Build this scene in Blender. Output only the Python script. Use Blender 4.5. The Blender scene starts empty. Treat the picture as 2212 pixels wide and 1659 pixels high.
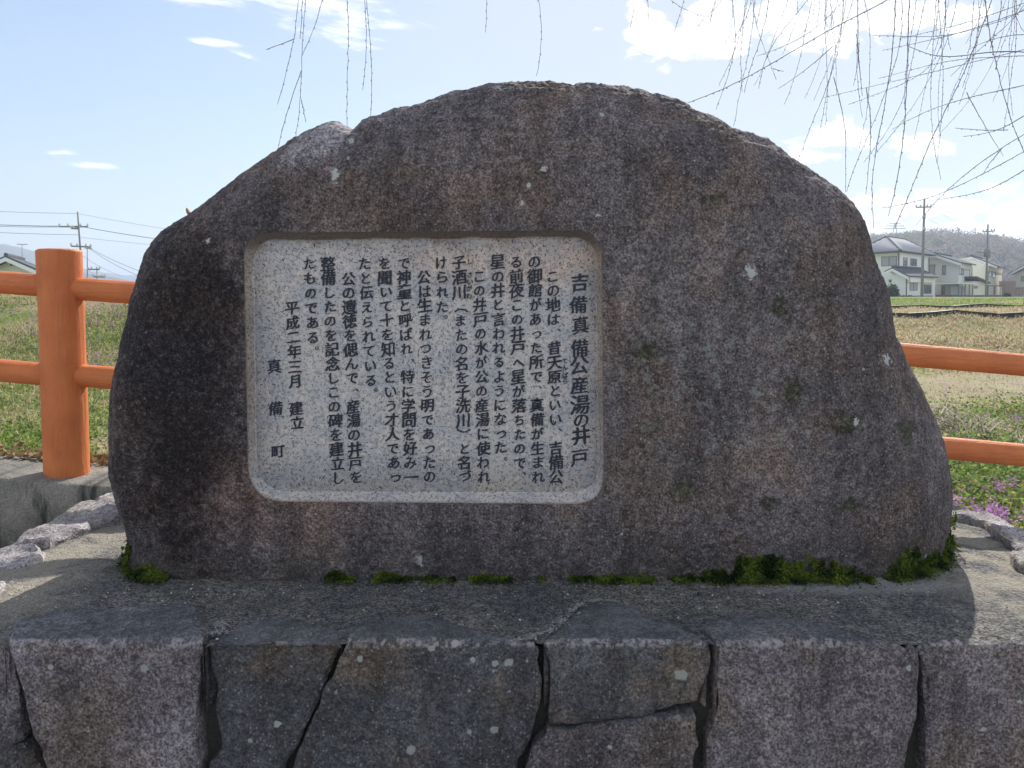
import bpy, bmesh, math, random
import numpy as np
from mathutils import Vector, Matrix
from mathutils.geometry import delaunay_2d_cdt

random.seed(7)
rng = np.random.default_rng(7)
SC = bpy.context.scene
COL = SC.collection
R = math.radians

# ------------------------------------------------------------------ camera, sky, sun, exposure
CAM_H = 1.5
FPX, U0, V0, PITCH = 1620.0, 1106.0, 699.5, R(2.65)      # measured on a 2212 x 1659 view of the photograph
SUN_AZ, SUN_EL = R(20), R(38)                           # azimuth clockwise from +Y (to the right), elevation
SUN_STR, SKY_STR, EXPOSURE = 3.0, 0.07, 1.24

cd = bpy.data.cameras.new('camera')
cam = bpy.data.objects.new('camera', cd)
COL.objects.link(cam)
cam.location = (0, 0, CAM_H)
cam.rotation_euler = (math.pi/2 - PITCH, 0, 0)
cd.sensor_width = 36.0
cd.lens = FPX/2212*36
cd.shift_y = -(829.5 - V0)/2212
cd.clip_start, cd.clip_end = 0.05, 6000
SC.camera = cam
SC.view_settings.view_transform = 'Standard'
SC.view_settings.look = 'None'
SC.view_settings.exposure = EXPOSURE
SC.view_settings.gamma = 1
SC.view_settings.use_curve_mapping = False
SC.cycles.volume_bounces = 0
SC.cycles.max_bounces = 6
SC.cycles.use_denoising = True

def ray(u, v):
    a, b = (u-U0)/FPX, -(v-V0)/FPX
    return np.array([a, math.cos(PITCH)+b*math.sin(PITCH), -math.sin(PITCH)+b*math.cos(PITCH)])
def P(u, v, Y):
    """world point that a ray through (u, v) meets at distance Y in front of the camera"""
    d = ray(u, v); t = Y/d[1]
    return Vector((d[0]*t, Y, CAM_H+d[2]*t))
def PZ(u, v, z):
    d = ray(u, v); t = (z-CAM_H)/d[2]
    return Vector((d[0]*t, d[1]*t, z))

# ------------------------------------------------------------------ node helpers
class G:
    def __init__(s, nt):
        s.nt = nt; s.N = nt.nodes; s.L = nt.links
    def put(s, sock, v):
        if v is None: return
        if isinstance(v, bpy.types.NodeSocket): s.L.new(v, sock)
        else:
            try: sock.default_value = v
            except Exception:
                sock.default_value = tuple(v)+(1,) if len(v) == 3 else v
    def m(s, op, a, b=None, c=None, clamp=False):
        n = s.N.new('ShaderNodeMath'); n.operation = op; n.use_clamp = clamp
        for k, v in enumerate((a, b, c)): s.put(n.inputs[k], v)
        return n.outputs[0]
    def vm(s, op, a, b=None):
        n = s.N.new('ShaderNodeVectorMath'); n.operation = op
        s.put(n.inputs[0], a); s.put(n.inputs[1], b)
        return n.outputs[0]
    def pos(s):
        return s.N.new('ShaderNodeNewGeometry').outputs['Position']
    def xyz(s, v):
        n = s.N.new('ShaderNodeSeparateXYZ'); s.put(n.inputs[0], v); return n.outputs
    def comb(s, x, y, z):
        n = s.N.new('ShaderNodeCombineXYZ')
        for k, v in enumerate((x, y, z)): s.put(n.inputs[k], v)
        return n.outputs[0]
    def noise(s, vec, scale, detail=3, rough=.55, dist=0, out=0):
        n = s.N.new('ShaderNodeTexNoise'); s.put(n.inputs['Vector'], vec)
        s.put(n.inputs['Scale'], scale); s.put(n.inputs['Detail'], detail)
        s.put(n.inputs['Roughness'], rough); s.put(n.inputs['Distortion'], dist)
        return n.outputs[out]
    def voro(s, vec, scale, rnd=1.0, out='Distance', feat='F1'):
        n = s.N.new('ShaderNodeTexVoronoi'); n.feature = feat; s.put(n.inputs['Vector'], vec)
        s.put(n.inputs['Scale'], scale); s.put(n.inputs['Randomness'], rnd)
        return n.outputs[out]
    def step(s, v, a, b, to0=0., to1=1.):
        n = s.N.new('ShaderNodeMapRange'); n.interpolation_type = 'SMOOTHSTEP'
        for k, x in enumerate((v, a, b, to0, to1)): s.put(n.inputs[k], x)
        return n.outputs[0]
    def mix(s, f, a, b, mode='MIX'):
        n = s.N.new('ShaderNodeMix'); n.data_type = 'RGBA'; n.blend_type = mode
        s.put(n.inputs[0], f); s.put(n.inputs[6], a); s.put(n.inputs[7], b)
        return n.outputs[2]
    def ramp(s, f, stops):
        n = s.N.new('ShaderNodeValToRGB'); cr = n.color_ramp
        while len(cr.elements) < len(stops): cr.elements.new(0.5)
        for e, (p, c) in zip(cr.elements, stops):
            e.position = p; e.color = tuple(c)+(1,) if len(c) == 3 else c
        s.put(n.inputs[0], f); return n.outputs[0]
    def gray(s, v):
        return s.comb(v, v, v)
    def bump(s, h, dist=.01, strength=1.):
        n = s.N.new('ShaderNodeBump'); s.put(n.inputs['Height'], h)
        n.inputs['Distance'].default_value = dist; n.inputs['Strength'].default_value = strength
        return n.outputs[0]

def rgb(c): return tuple(c)+(1,) if len(c) == 3 else tuple(c)
def new_mat(name):
    m = bpy.data.materials.new(name); m.use_nodes = True
    g = G(m.node_tree); bs = m.node_tree.nodes['Principled BSDF']
    return m, g, bs
def simple(name, c, rough=.8, var=.18, scale=6., metal=0., bump=0., bscale=40.):
    m, g, b = new_mat(name)
    p = g.pos(); n = g.noise(p, scale, 4)
    k = g.m('MULTIPLY_ADD', n, var*2, 1-var)
    g.put(b.inputs['Base Color'], g.mix(1., rgb(c), g.gray(k), 'MULTIPLY'))
    b.inputs['Roughness'].default_value = rough; b.inputs['Metallic'].default_value = metal
    if bump: g.put(b.inputs['Normal'], g.bump(g.noise(p, bscale, 3), bump))
    return m

# ------------------------------------------------------------------ world: sky and clouds
w = bpy.data.worlds.new('World'); SC.world = w; w.use_nodes = True
g = G(w.node_tree); bg = w.node_tree.nodes['Background']
sky = w.node_tree.nodes.new('ShaderNodeTexSky'); sky.sky_type = 'NISHITA'; sky.sun_disc = False
sky.sun_elevation = SUN_EL; sky.sun_rotation = SUN_AZ
sky.air_density = 1.0; sky.dust_density = .5; sky.ozone_density = 3.2; sky.altitude = 20
dirv = w.node_tree.nodes.new('ShaderNodeTexCoord').outputs['Generated']
X, Y_, Z = g.xyz(dirv)
yy = g.m('MAXIMUM', Y_, 0.08)
px, pz = g.m('DIVIDE', X, yy), g.m('DIVIDE', Z, yy)
cvec = g.comb(px, g.m('MULTIPLY', pz, 1.7), 0.0)
f1 = g.noise(cvec, 13, 8, .6, .25)
f2 = g.noise(g.comb(g.m('ADD', px, 3.1), g.m('MULTIPLY', pz, 2.2), .7), 3.2, 5, .6)
wis = g.noise(g.comb(g.m('MULTIPLY', px, 1.0), g.m('MULTIPLY_ADD', px, .9, g.m('MULTIPLY', pz, 4.5)), 2.), 10, 7, .62, .3)
def blob(u, v, a, b, rot=0):
    d = ray(u, v); cx, cz = d[0]/d[1], d[2]/d[1]; a, b = a/FPX, b/FPX
    c, s_ = math.cos(rot), math.sin(rot)
    dx, dz = g.m('SUBTRACT', px, cx), g.m('SUBTRACT', pz, cz)
    e1 = g.m('ADD', g.m('MULTIPLY', dx, c/a), g.m('MULTIPLY', dz, -s_/a))
    e2 = g.m('ADD', g.m('MULTIPLY', dx, s_/b), g.m('MULTIPLY', dz, c/b))
    return g.m('SUBTRACT', 1., g.m('SQRT', g.m('ADD', g.m('MULTIPLY', e1, e1), g.m('MULTIPLY', e2, e2))))
def union(lst):
    r = lst[0]
    for x in lst[1:]: r = g.m('MAXIMUM', r, x)
    return r
wispy = union([blob(600, -15, 330, 75, R(8)), blob(760, 55, 90, 55, R(25)), blob(440, 92, 85, 13, R(6)), blob(530, 122, 75, 13, R(20)),
               blob(125, 330, 45, 9, 0), blob(195, 358, 75, 9, R(4)), blob(950, -260, 500, 60, R(10))])
puffy = union([blob(1300, 62, 40, 22), blob(1390, 60, 75, 65, R(-10)), blob(1500, 95, 150, 50), blob(1620, 30, 160, 70),
               blob(1720, 80, 120, 50), blob(1880, 20, 200, 80), blob(2060, 45, 80, 40), blob(1800, 300, 110, 40), blob(1780, 340, 90, 22), blob(1990, 318, 95, 30),
               blob(1880, 455, 95, 42), blob(2080, 440, 130, 38), blob(2000, 495, 260, 26), blob(2250, 470, 150, 60), blob(1500, -200, 400, 90), blob(2300, -150, 300, 120)])
cw = g.step(g.m('ADD', g.m('MULTIPLY', wispy, .8), g.m('MULTIPLY', g.m('SUBTRACT', wis, .5), 3.0)), .1, .85)
cw = g.m('MULTIPLY', cw, g.step(wispy, -.25, .15))
cp = g.step(g.m('ADD', puffy, g.m('MULTIPLY', g.m('SUBTRACT', f1, .5), 4.2)), .08, .55)
cp = g.m('MULTIPLY', cp, g.step(puffy, -.45, .0))
ahead = g.step(Y_, .06, .3)
cw, cp = g.m('MULTIPLY', cw, ahead), g.m('MULTIPLY', cp, ahead)
# clouds outside the view, thickened as fill light for the shaded front; thin veil towards the horizon
fill_cloud = g.m('MULTIPLY', g.step(g.noise(dirv, 2.6, 6, .6), .46, .6), g.m('SUBTRACT', 1., ahead))
cover = g.m('MAXIMUM', g.m('MAXIMUM', g.m('MULTIPLY', cw, .7), cp), g.m('MULTIPLY', fill_cloud, .8), clamp=True)
thick = g.step(g.m('ADD', puffy, g.m('MULTIPLY', g.m('SUBTRACT', f1, .5), 1.6)), .45, .95)
CLOUD = (8.6, 8.6, 8.6)
cloudc = g.mix(g.m('MULTIPLY', thick, .8), CLOUD+(1,), (5.3, 5.7, 6.2, 1))
veil = g.m('MULTIPLY', g.m('POWER', g.m('SUBTRACT', 1., g.m('ABSOLUTE', Z)), 6.), .45)
sdir = (math.sin(SUN_AZ)*math.cos(SUN_EL), math.cos(SUN_AZ)*math.cos(SUN_EL), math.sin(SUN_EL))
dn_ = g.N.new('ShaderNodeVectorMath'); dn_.operation = 'DOT_PRODUCT'; g.put(dn_.inputs[0], dirv); dn_.inputs[1].default_value = sdir
veil = g.m('ADD', veil, g.m('MULTIPLY', g.step(dn_.outputs['Value'], .72, .96), .48))
veil = g.m('ADD', g.m('MULTIPLY_ADD', f2, .30, veil), .20, clamp=True)
skyc = g.mix(veil, sky.outputs[0], (4.35, 4.75, 5.45, 1))
skyc = skyc
g.put(bg.inputs['Color'], g.mix(cover, skyc, cloudc))
bg.inputs['Strength'].default_value = SKY_STR

sl = bpy.data.lights.new('sun', 'SUN'); sl.energy = SUN_STR; sl.angle = R(.53); sl.color = (1, .95, .87)
sun = bpy.data.objects.new('sun', sl); COL.objects.link(sun)
sd = Vector((math.sin(SUN_AZ)*math.cos(SUN_EL), math.cos(SUN_AZ)*math.cos(SUN_EL), math.sin(SUN_EL)))
sun.rotation_euler = sd.to_track_quat('Z', 'Y').to_euler(); sun.location = sd*50

# ------------------------------------------------------------------ object helpers
def tag(o, label=None, cat=None, group=None, kind=None):
    if label: o['label'] = label
    if cat: o['category'] = cat
    if group: o['group'] = group
    if kind: o['kind'] = kind
    return o
def thing(name, loc, label, cat, group=None):
    o = bpy.data.objects.new(name, None); o.empty_display_size = .2
    COL.objects.link(o); o.location = loc
    return tag(o, label, cat, group)
def root_loc(o):
    v = Vector((0, 0, 0))
    while o is not None: v += o.location; o = o.parent
    return v
def link(name, me, mat, parent=None, smooth=True):
    """me is in world coordinates; it is moved into the parent's frame"""
    if mat is not None: me.materials.append(mat)
    if smooth: me.shade_smooth()
    o = bpy.data.objects.new(name, me); COL.objects.link(o)
    if parent is not None:
        o.parent = parent; me.transform(Matrix.Translation(-root_loc(parent)))
    return o
def from_np(name, V, F, mat, parent=None, smooth=True):
    me = bpy.data.meshes.new(name)
    V = np.asarray(V, dtype=np.float32); F = np.asarray(F, dtype=np.int32)
    me.vertices.add(len(V)); me.vertices.foreach_set('co', V.ravel())
    k = F.shape[1]
    me.loops.add(F.size); me.loops.foreach_set('vertex_index', F.ravel())
    me.polygons.add(len(F)); me.polygons.foreach_set('loop_start', np.arange(0, F.size, k, dtype=np.int32))
    me.update(calc_edges=True); me.validate()
    return link(name, me, mat, parent, smooth)
class MB:
    def __init__(s): s.v = []; s.f = []
    def add(s, vs, fs):
        k = len(s.v); s.v += [tuple(x) for x in vs]; s.f += [tuple(i+k for i in f) for f in fs]
    def box(s, a, b):
        (x0, y0, z0), (x1, y1, z1) = a, b
        s.add([(x0,y0,z0),(x1,y0,z0),(x1,y1,z0),(x0,y1,z0),(x0,y0,z1),(x1,y0,z1),(x1,y1,z1),(x0,y1,z1)],
              [(0,3,2,1),(4,5,6,7),(0,1,5,4),(1,2,6,5),(2,3,7,6),(3,0,4,7)])
    def obox(s, o, ax, ay, az):
        """box from corner o along three edge vectors"""
        o, ax, ay, az = map(Vector, (o, ax, ay, az))
        s.add([o, o+ax, o+ax+ay, o+ay, o+az, o+ax+az, o+ax+ay+az, o+ay+az],
              [(0,3,2,1),(4,5,6,7),(0,1,5,4),(1,2,6,5),(2,3,7,6),(3,0,4,7)])
    def tube(s, pts, rad, n=6, cap=True):
        pts = [Vector(p) for p in pts]; k0 = len(s.v)
        if not hasattr(rad, '__len__'): rad = [rad]*len(pts)
        for i, p in enumerate(pts):
            t = (pts[min(i+1, len(pts)-1)]-pts[max(i-1, 0)]).normalized()
            a = t.cross(Vector((0, 1, 0)) if abs(t.y) < .9 else Vector((1, 0, 0))).normalized(); b = t.cross(a)
            for j in range(n):
                th = 2*math.pi*j/n; s.v.append(tuple(p+(a*math.cos(th)+b*math.sin(th))*rad[i]))
        for i in range(len(pts)-1):
            for j in range(n):
                q = (j+1) % n; s.f.append((k0+i*n+j, k0+i*n+q, k0+(i+1)*n+q, k0+(i+1)*n+j))
        if cap:
            s.f.append(tuple(k0+j for j in range(n))[::-1]); s.f.append(tuple(k0+(len(pts)-1)*n+j for j in range(n)))
    def build(s, name, mat, parent=None, smooth=False):
        me = bpy.data.meshes.new(name); me.from_pydata(s.v, [], s.f); me.update()
        bm = bmesh.new(); bm.from_mesh(me); bmesh.ops.recalc_face_normals(bm, faces=bm.faces[:]); bm.to_mesh(me); bm.free()
        return link(name, me, mat, parent, smooth)

# value noise in numpy
def _hash(i, j, k, seed):
    h = (i.astype(np.int64)*374761393 + j.astype(np.int64)*668265263 + k.astype(np.int64)*2147483647 + seed*974634777) & 0xffffffff
    h = ((h ^ (h >> 13))*1274126177) & 0xffffffff
    h = ((h ^ (h >> 16))*2246822519) & 0xffffffff
    return ((h ^ (h >> 13)) & 0xffffff)/float(0xffffff)
def vnoise(Pn, freq, seed=0):
    Q = np.asarray(Pn)*freq; I = np.floor(Q); F = Q-I; F = F*F*(3-2*F); I = I.astype(np.int64)
    r = 0
    for a in (0, 1):
        for b in (0, 1):
            for c in (0, 1):
                wgt = (F[:, 0] if a else 1-F[:, 0])*(F[:, 1] if b else 1-F[:, 1])*(F[:, 2] if c else 1-F[:, 2])
                r = r+wgt*_hash(I[:, 0]+a, I[:, 1]+b, I[:, 2]+c, seed)
    return r*2-1
def fbm(Pn, freq, octv=4, gain=.5, seed=0):
    r, a, t = 0, 1., 0
    for k in range(octv):
        r = r+a*vnoise(Pn, freq*2.03**k, seed+k*17); t += a; a *= gain
    return r/t
def resample(pts, n, closed=False):
    p = np.array(pts, float)
    if closed: p = np.vstack([p, p[:1]])
    d = np.r_[0, np.cumsum(np.linalg.norm(np.diff(p, axis=0), axis=1))]
    t = np.linspace(0, d[-1], n+1)[:-1] if closed else np.linspace(0, d[-1], n)
    return np.stack([np.interp(t, d, p[:, k]) for k in range(p.shape[1])], 1)
def smoothloop(p, it=1, closed=False):
    for _ in range(it):
        q = p.copy()
        if closed: q = .25*np.roll(p, 1, 0)+.5*p+.25*np.roll(p, -1, 0)
        else: q[1:-1] = .25*p[:-2]+.5*p[1:-1]+.25*p[2:]
        p = q
    return p
def dist_poly(Q, L, closed=False):
    """distance of points Q (n,2) to polyline L (m,2)"""
    A = L if closed else L[:-1]; B = np.roll(L, -1, 0) if closed else L[1:]
    out = np.full(len(Q), 1e9)
    for a, b in zip(A, B):
        ab = b-a; l2 = ab@ab+1e-12
        t = np.clip(((Q-a)@ab)/l2, 0, 1)
        out = np.minimum(out, np.linalg.norm(Q-a-t[:, None]*ab, axis=1))
    return out

# ------------------------------------------------------------------ main levels
YF = 2.20                                    # front face of the monument
ZP = P(1106, 1250, YF).z                     # top of the pedestal
YW = PZ(1106, 1392, ZP).y                    # front wall of the pedestal
SLOPE = .0826
YPOST = 3.25
zpost = P(144, 1034, YPOST-.09).z
def curb_z(x): return zpost-SLOPE*(x+1.92)

def rock_material(name, base=(.16, .145, .15), warm=(.19, .15, .13), speck=1., mono=False, sky_tops=True):
    m, g, b = new_mat(name)
    p = g.pos(); x, y, z = g.xyz(p)
    rnd = g.N.new('ShaderNodeObjectInfo').outputs['Random']
    big = g.noise(p, 2.3, 4, .6)
    warmm = g.step(g.noise(g.vm('ADD', p, (5, 1, 2)), 3.1, 4, .62), .45, .62)
    c = g.mix(warmm, rgb(base), rgb(warm))
    if not mono:
        c = g.mix(1., c, g.gray(g.m('MULTIPLY_ADD', rnd, .5, .75)), 'MULTIPLY')
    k = g.step(big, .3, .7, .72, 1.28)
    st = g.noise(g.comb(g.m('MULTIPLY', x, 7), g.m('MULTIPLY', y, 3), g.m('MULTIPLY', z, 1.)), 1.5, 5, .65)
    k = g.m('MULTIPLY', k, g.step(st, .34, .6, .76, 1.13))
    fine = g.noise(p, 150, 2, .7)
    coarse = g.noise(g.vm('ADD', p, (2, 6, 1)), 62, 4, .75)
    sp = g.m('MULTIPLY', g.step(fine, .35, .66, 1-.58*speck, 1+.72*speck), g.step(coarse, .32, .68, 1-.38*speck, 1+.42*speck))
    hole = g.step(g.noise(g.vm('ADD', p, (7, 7, 1)), 48, 3, .7), .33, .27)
    sp = g.m('MULTIPLY', sp, g.m('MULTIPLY_ADD', hole, -.6, 1.))
    med = g.noise(p, 34, 4, .65)
    sp = g.m('MULTIPLY', sp, g.step(med, .3, .7, .75, 1.25))
    c = g.mix(1., c, g.gray(g.m('MULTIPLY', k, sp)), 'MULTIPLY')
    # crystals, pale and rusty grains
    vc = g.voro(p, 130, 1, 'Distance'); vr = g.xyz(g.voro(p, 130, 1, 'Color'))
    lightg = g.m('MULTIPLY', g.step(vc, .46, .3), g.m('GREATER_THAN', g.m('ADD', vr[0], g.m('MULTIPLY', g.noise(p, 9, 3), .5)), 1.12))
    c = g.mix(g.m('MULTIPLY', lightg, .5*speck), c, g.mix(vr[1], (.44, .40, .39, 1), (.40, .33, .29, 1)))
    darkg = g.m('MULTIPLY', g.step(vc, .55, .35), g.m('LESS_THAN', vr[0], .14))
    c = g.mix(g.m('MULTIPLY', darkg, .6), c, (.03, .028, .03, 1))
    rust = g.m('MULTIPLY', g.step(g.noise(g.vm('ADD', p, (3, 3, 3)), 60, 4, .7), .6, .68), .45)
    c = g.mix(rust, c, (.22, .13, .08, 1))
    if sky_tops and not mono:  # sky reflection on up-facing tops, put into the colour as bluish grey
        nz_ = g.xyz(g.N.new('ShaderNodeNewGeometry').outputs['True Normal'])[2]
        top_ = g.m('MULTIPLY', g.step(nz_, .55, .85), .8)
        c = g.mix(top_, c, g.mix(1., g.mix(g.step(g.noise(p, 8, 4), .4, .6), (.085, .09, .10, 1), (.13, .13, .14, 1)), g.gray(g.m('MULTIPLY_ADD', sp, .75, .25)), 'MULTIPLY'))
    # lichen dots, irregular, mostly small
    wp = g.vm('ADD', p, g.vm('SCALE', g.noise(p, 60, 3, .6, 0, 1), None))
    g.N[-1].inputs[3].default_value = 1.0
    wp = g.vm('ADD', p, g.vm('MULTIPLY', g.vm('SUBTRACT', g.noise(p, 45, 3, .6, 0, 1), (.5, .5, .5)), (.02, .02, .02)))
    vd = g.voro(wp, 11, 1); vcol = g.voro(wp, 11, 1, 'Color')
    r0 = g.xyz(vcol)
    lich = g.m('MULTIPLY', g.step(g.m('SUBTRACT', vd, g.m('MULTIPLY', r0[1], .09)), .04, .015), g.m('GREATER_THAN', r0[0], .55))
    vd2 = g.voro(wp, 26, 1); r2 = g.xyz(g.voro(wp, 26, 1, 'Color'))
    lich2 = g.m('MULTIPLY', g.step(vd2, .13, .06), g.m('GREATER_THAN', r2[0], .8))
    c = g.mix(g.m('MULTIPLY', g.m('MAXIMUM', lich, g.m('MULTIPLY', lich2, .8)), .7), c, (.42, .45, .43, 1))
    h = g.m('ADD', g.m('MULTIPLY', fine, .7), g.m('MULTIPLY', med, .8))
    g.put(b.inputs['Base Color'], c)
    b.inputs['Roughness'].default_value = .92
    b.inputs['Specular IOR Level'].default_value = .25
    g.put(b.inputs['Normal'], g.bump(h, .007, .9))
    return m, g, b, c
def wblob(g, p3, u, v, a, b, Y, rot=0, k=.9, nz=None, soft=.35):
    """soft irregular patch on an upright face; centre and radii measured on the photograph"""
    x, y, z = p3; c = P(u, v, Y); s_ = Y/FPX*1.02
    dx, dz = g.m('SUBTRACT', x, c.x), g.m('SUBTRACT', z, c.z)
    cs, sn = math.cos(rot), math.sin(rot)
    e1 = g.m('ADD', g.m('MULTIPLY', dx, cs/(a*s_)), g.m('MULTIPLY', dz, sn/(a*s_)))
    e2 = g.m('ADD', g.m('MULTIPLY', dx, -sn/(b*s_)), g.m('MULTIPLY', dz, cs/(b*s_)))
    d = g.m('SQRT', g.m('ADD', g.m('MULTIPLY', e1, e1), g.m('MULTIPLY', e2, e2)))
    d = g.m('ADD', d, g.m('MULTIPLY', g.m('SUBTRACT', nz, .5), k*2))
    return g.step(d, 1+soft, 1-soft)

# ------------------------------------------------------------------ ground, field, path
def mat_field():
    m, g, b = new_mat('field_ground'); p = g.pos(); x, y, z = g.xyz(p)
    n1 = g.noise(p, 1.1, 5, .62); n2 = g.noise(p, 14, 4, .7); n3 = g.noise(g.comb(g.m('MULTIPLY', x, .12), g.m('MULTIPLY', y, .35), 0.), 1., 4, .6)
    straw = g.mix(n2, (.2, .155, .1, 1), (.42, .35, .22, 1))
    green = g.mix(n2, (.09, .13, .035, 1), (.2, .25, .07, 1))
    c = g.mix(g.step(g.m('ADD', g.m('MULTIPLY', n1, .5), g.m('MULTIPLY', n3, .5)), .46, .58), straw, green)
    far = g.step(y, 22.9, 23.4)
    c = g.mix(far, c, g.mix(g.step(n3, .45, .6), (.15, .2, .06, 1), (.3, .27, .15, 1)))
    bank = g.m('MULTIPLY', g.m('MULTIPLY', g.step(y, 13.2, 14), g.step(y, 23.4, 23)), g.step(x, 1, 4))
    c = g.mix(g.m('MULTIPLY', bank, .75), c, g.mix(g.step(n1, .4, .6), (.27, .2, .12, 1), (.36, .31, .19, 1)))
    dryf = g.m('MULTIPLY', g.m('MULTIPLY', g.step(y, 7.4, 8.2), g.step(y, 12, 11)), g.step(x, 1, 3))
    c = g.mix(g.m('MULTIPLY', dryf, .8), c, (.36, .31, .22, 1))
    soil = g.step(g.noise(g.vm('ADD', p, (9, 0, 0)), 3.5, 5, .7), .6, .68)
    c = g.mix(g.m('MULTIPLY', soil, .7), c, (.075, .058, .045, 1))
    g.put(b.inputs['Base Color'], c); b.inputs['Roughness'].default_value = 1
    b.inputs['Specular IOR Level'].default_value = .05
    g.put(b.inputs['Normal'], g.bump(n2, .05))
    return m
M_FIELD = mat_field()
def field_z(x, y):
    x = np.asarray(x, float); y = np.asarray(y, float)
    near = zpost-.02-SLOPE*(np.clip(x, -5, 4)+1.92)
    t = np.clip((y-3.6)/16, 0, 1); t = t*t*(3-2*t)
    z = near*(1-t)+.42*t
    Pn = np.stack([x, y, 0*x], 1)
    z = z+(.05*vnoise(Pn, .9, 3)+.02*vnoise(Pn, 3.1, 5))*np.clip((y-3.4)/1.5, 0, 1)*np.clip(1.4-y/60, .0, 1)
    # terraces of the paddy field on the right: bank and ditch
    s = np.clip((x-1)/3, 0, 1)
    tz = np.interp(y, [3, 10, 12, 12.9, 13.5, 17, 17.3, 19, 23, 23.3, 26, 30, 60, 84, 120, 9000], [0, 0, -.02, -.12, .0, .50, .40, .43, .50, .42, .50, .60, .45, .06, 0, 0])
    rel = .07*vnoise(Pn, .5, 13)*np.clip((y-13.5)/2, 0, 1)*np.clip((17-y)/2, 0, 1)
    z = z+s*(tz+rel)
    # grassy bank on the left
    sl_ = np.clip((-x-.3)/1.2, 0, 1)
    crest = 1.40+.035*vnoise(Pn, .6, 19)
    k = np.interp(y, [5.6, 6.2, 7.2, 8.8, 9.6], [0, .02, .45, .97, 1.]); dip = -.05*np.exp(-((y-6.1)/.25)**2)
    z = z+sl_*np.where(y < 200, (crest-z)*k, 0)*np.clip((60-y)/30, 0, 1)+sl_*dip+sl_*k*.03*vnoise(Pn, 2.2, 23)*(y < 14)
    return z
def grid_sheet(name, xs, ys, zf, mat, parent=None):
    XX, YY = np.meshgrid(xs, ys); x, y = XX.ravel(), YY.ravel(); z = zf(x, y)
    nx, ny = len(xs), len(ys); i, j = np.meshgrid(np.arange(nx-1), np.arange(ny-1)); a = (j*nx+i).ravel()
    return from_np(name, np.stack([x, y, z], 1), np.stack([a, a+1, a+1+nx, a+nx], 1), mat, parent)
ys = np.r_[np.arange(3.42, 12, .09), np.arange(12, 50, .12), np.geomspace(50, 4000, 50)]
xs_c = np.r_[-np.geomspace(2500, 26, 26), np.arange(-25, 25.01, .28), np.geomspace(26, 2500, 26)]
tag(grid_sheet('field', xs_c, ys, field_z, M_FIELD), 'grassy field with green weeds and dry straw', kind='structure')
M_BOUNCE = simple('bounce_ground', (.38, .36, .33), .95, .3, 30, bump=.01, bscale=200)  # unseen ground, lightened to bounce sun onto the shaded stone front
tag(grid_sheet('ground', np.linspace(-40, 40, 30), np.linspace(-40, 3.44, 30), lambda x, y: 0*x, M_BOUNCE), 'bare ground in front of the pedestal', kind='structure')

# ------------------------------------------------------------------ concrete kerb wall behind, carrying the fence
def mat_concrete(name, c1=(.26, .25, .235), c2=(.12, .12, .115)):
    m, g, b = new_mat(name); p = g.pos(); x, y, z = g.xyz(p)
    n1 = g.noise(p, 5, 5, .65); n2 = g.noise(p, 120, 4, .7)
    st = g.noise(g.comb(g.m('MULTIPLY', x, 7), 0., g.m('MULTIPLY', z, 1.3)), 1.5, 5, .65)
    c = g.mix(g.step(n1, .35, .65), rgb(c2), rgb(c1))
    c = g.mix(g.step(st, .52, .66), c, (.05, .05, .045, 1))
    c = g.mix(1., c, g.gray(g.step(n2, .3, .7, .72, 1.3)), 'MULTIPLY')
    g.put(b.inputs['Base Color'], c); b.inputs['Roughness'].default_value = .95
    g.put(b.inputs['Normal'], g.bump(g.m('ADD', n2, g.m('MULTIPLY', g.noise(p, 24, 4), 2.)), .008))
    return m
M_KERB = mat_concrete('kerb_concrete', (.29, .27, .235), (.16, .152, .135))
kx = np.arange(-7, 7.01, .05)
prof = [(3.11, -.9), (3.105, -.4), (3.10, -.16), (3.10, -.012), (3.115, .0), (3.2, .002), (3.3, .003), (3.44, .0), (3.46, -.02), (3.46, -.9)]
KV = np.array([(x, y, curb_z(x)+dz if dz > -.5 else curb_z(x)-.9) for x in kx for (y, dz) in prof])
KV[:, 1] += .006*fbm(KV, 9, 3, seed=2); KV[:, 2] += .006*fbm(KV, 7, 3, seed=4)
npf = len(prof)
KF = [(i*npf+j, (i+1)*npf+j, (i+1)*npf+j+1, i*npf+j+1) for i in range(len(kx)-1) for j in range(npf-1)]
kerb = from_np('kerb_wall', KV, KF, M_KERB)
tag(kerb, 'weathered concrete retaining wall carrying the orange fence', 'wall')

# ------------------------------------------------------------------ orange log fence
def mat_orange(name, st):
    m, g, b = new_mat(name); p = g.pos(); grain = g.noise(g.vm('MULTIPLY', p, st), 1., 4, .6, .6)
    n = g.noise(p, 6, 5, .6); n2 = g.noise(p, 70, 4, .6)
    c = g.mix(g.step(n, .3, .7), (.52, .145, .045, 1), (.62, .19, .058, 1))
    c = g.mix(g.step(n2, .62, .75, 0, .35), c, (.35, .08, .03, 1))
    dirt = g.step(g.noise(p, 17, 5, .7), .66, .74, 0, .5)
    c = g.mix(dirt, c, (.2, .07, .035, 1))
    g.put(b.inputs['Base Color'], c); b.inputs['Roughness'].default_value = .55
    b.inputs['Specular IOR Level'].default_value = .35
    c = g.mix(g.step(grain, .52, .68, 0, .25), c, (.36, .095, .03, 1))
    g.put(b.inputs['Base Color'], c)
    g.put(b.inputs['Normal'], g.bump(g.m('ADD', g.m('MULTIPLY', n2, .4), g.m('MULTIPLY', grain, 1.2)), .005, 1.))
    return m
M_OR = mat_orange('orange_paint_post', (55, 55, 7)); M_OR2 = mat_orange('orange_paint_rail', (6, 70, 70))
fence = thing('log_fence', (0, YPOST, curb_z(0)), 'orange painted concrete log fence with two rails behind the monument', 'fence')
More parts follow.
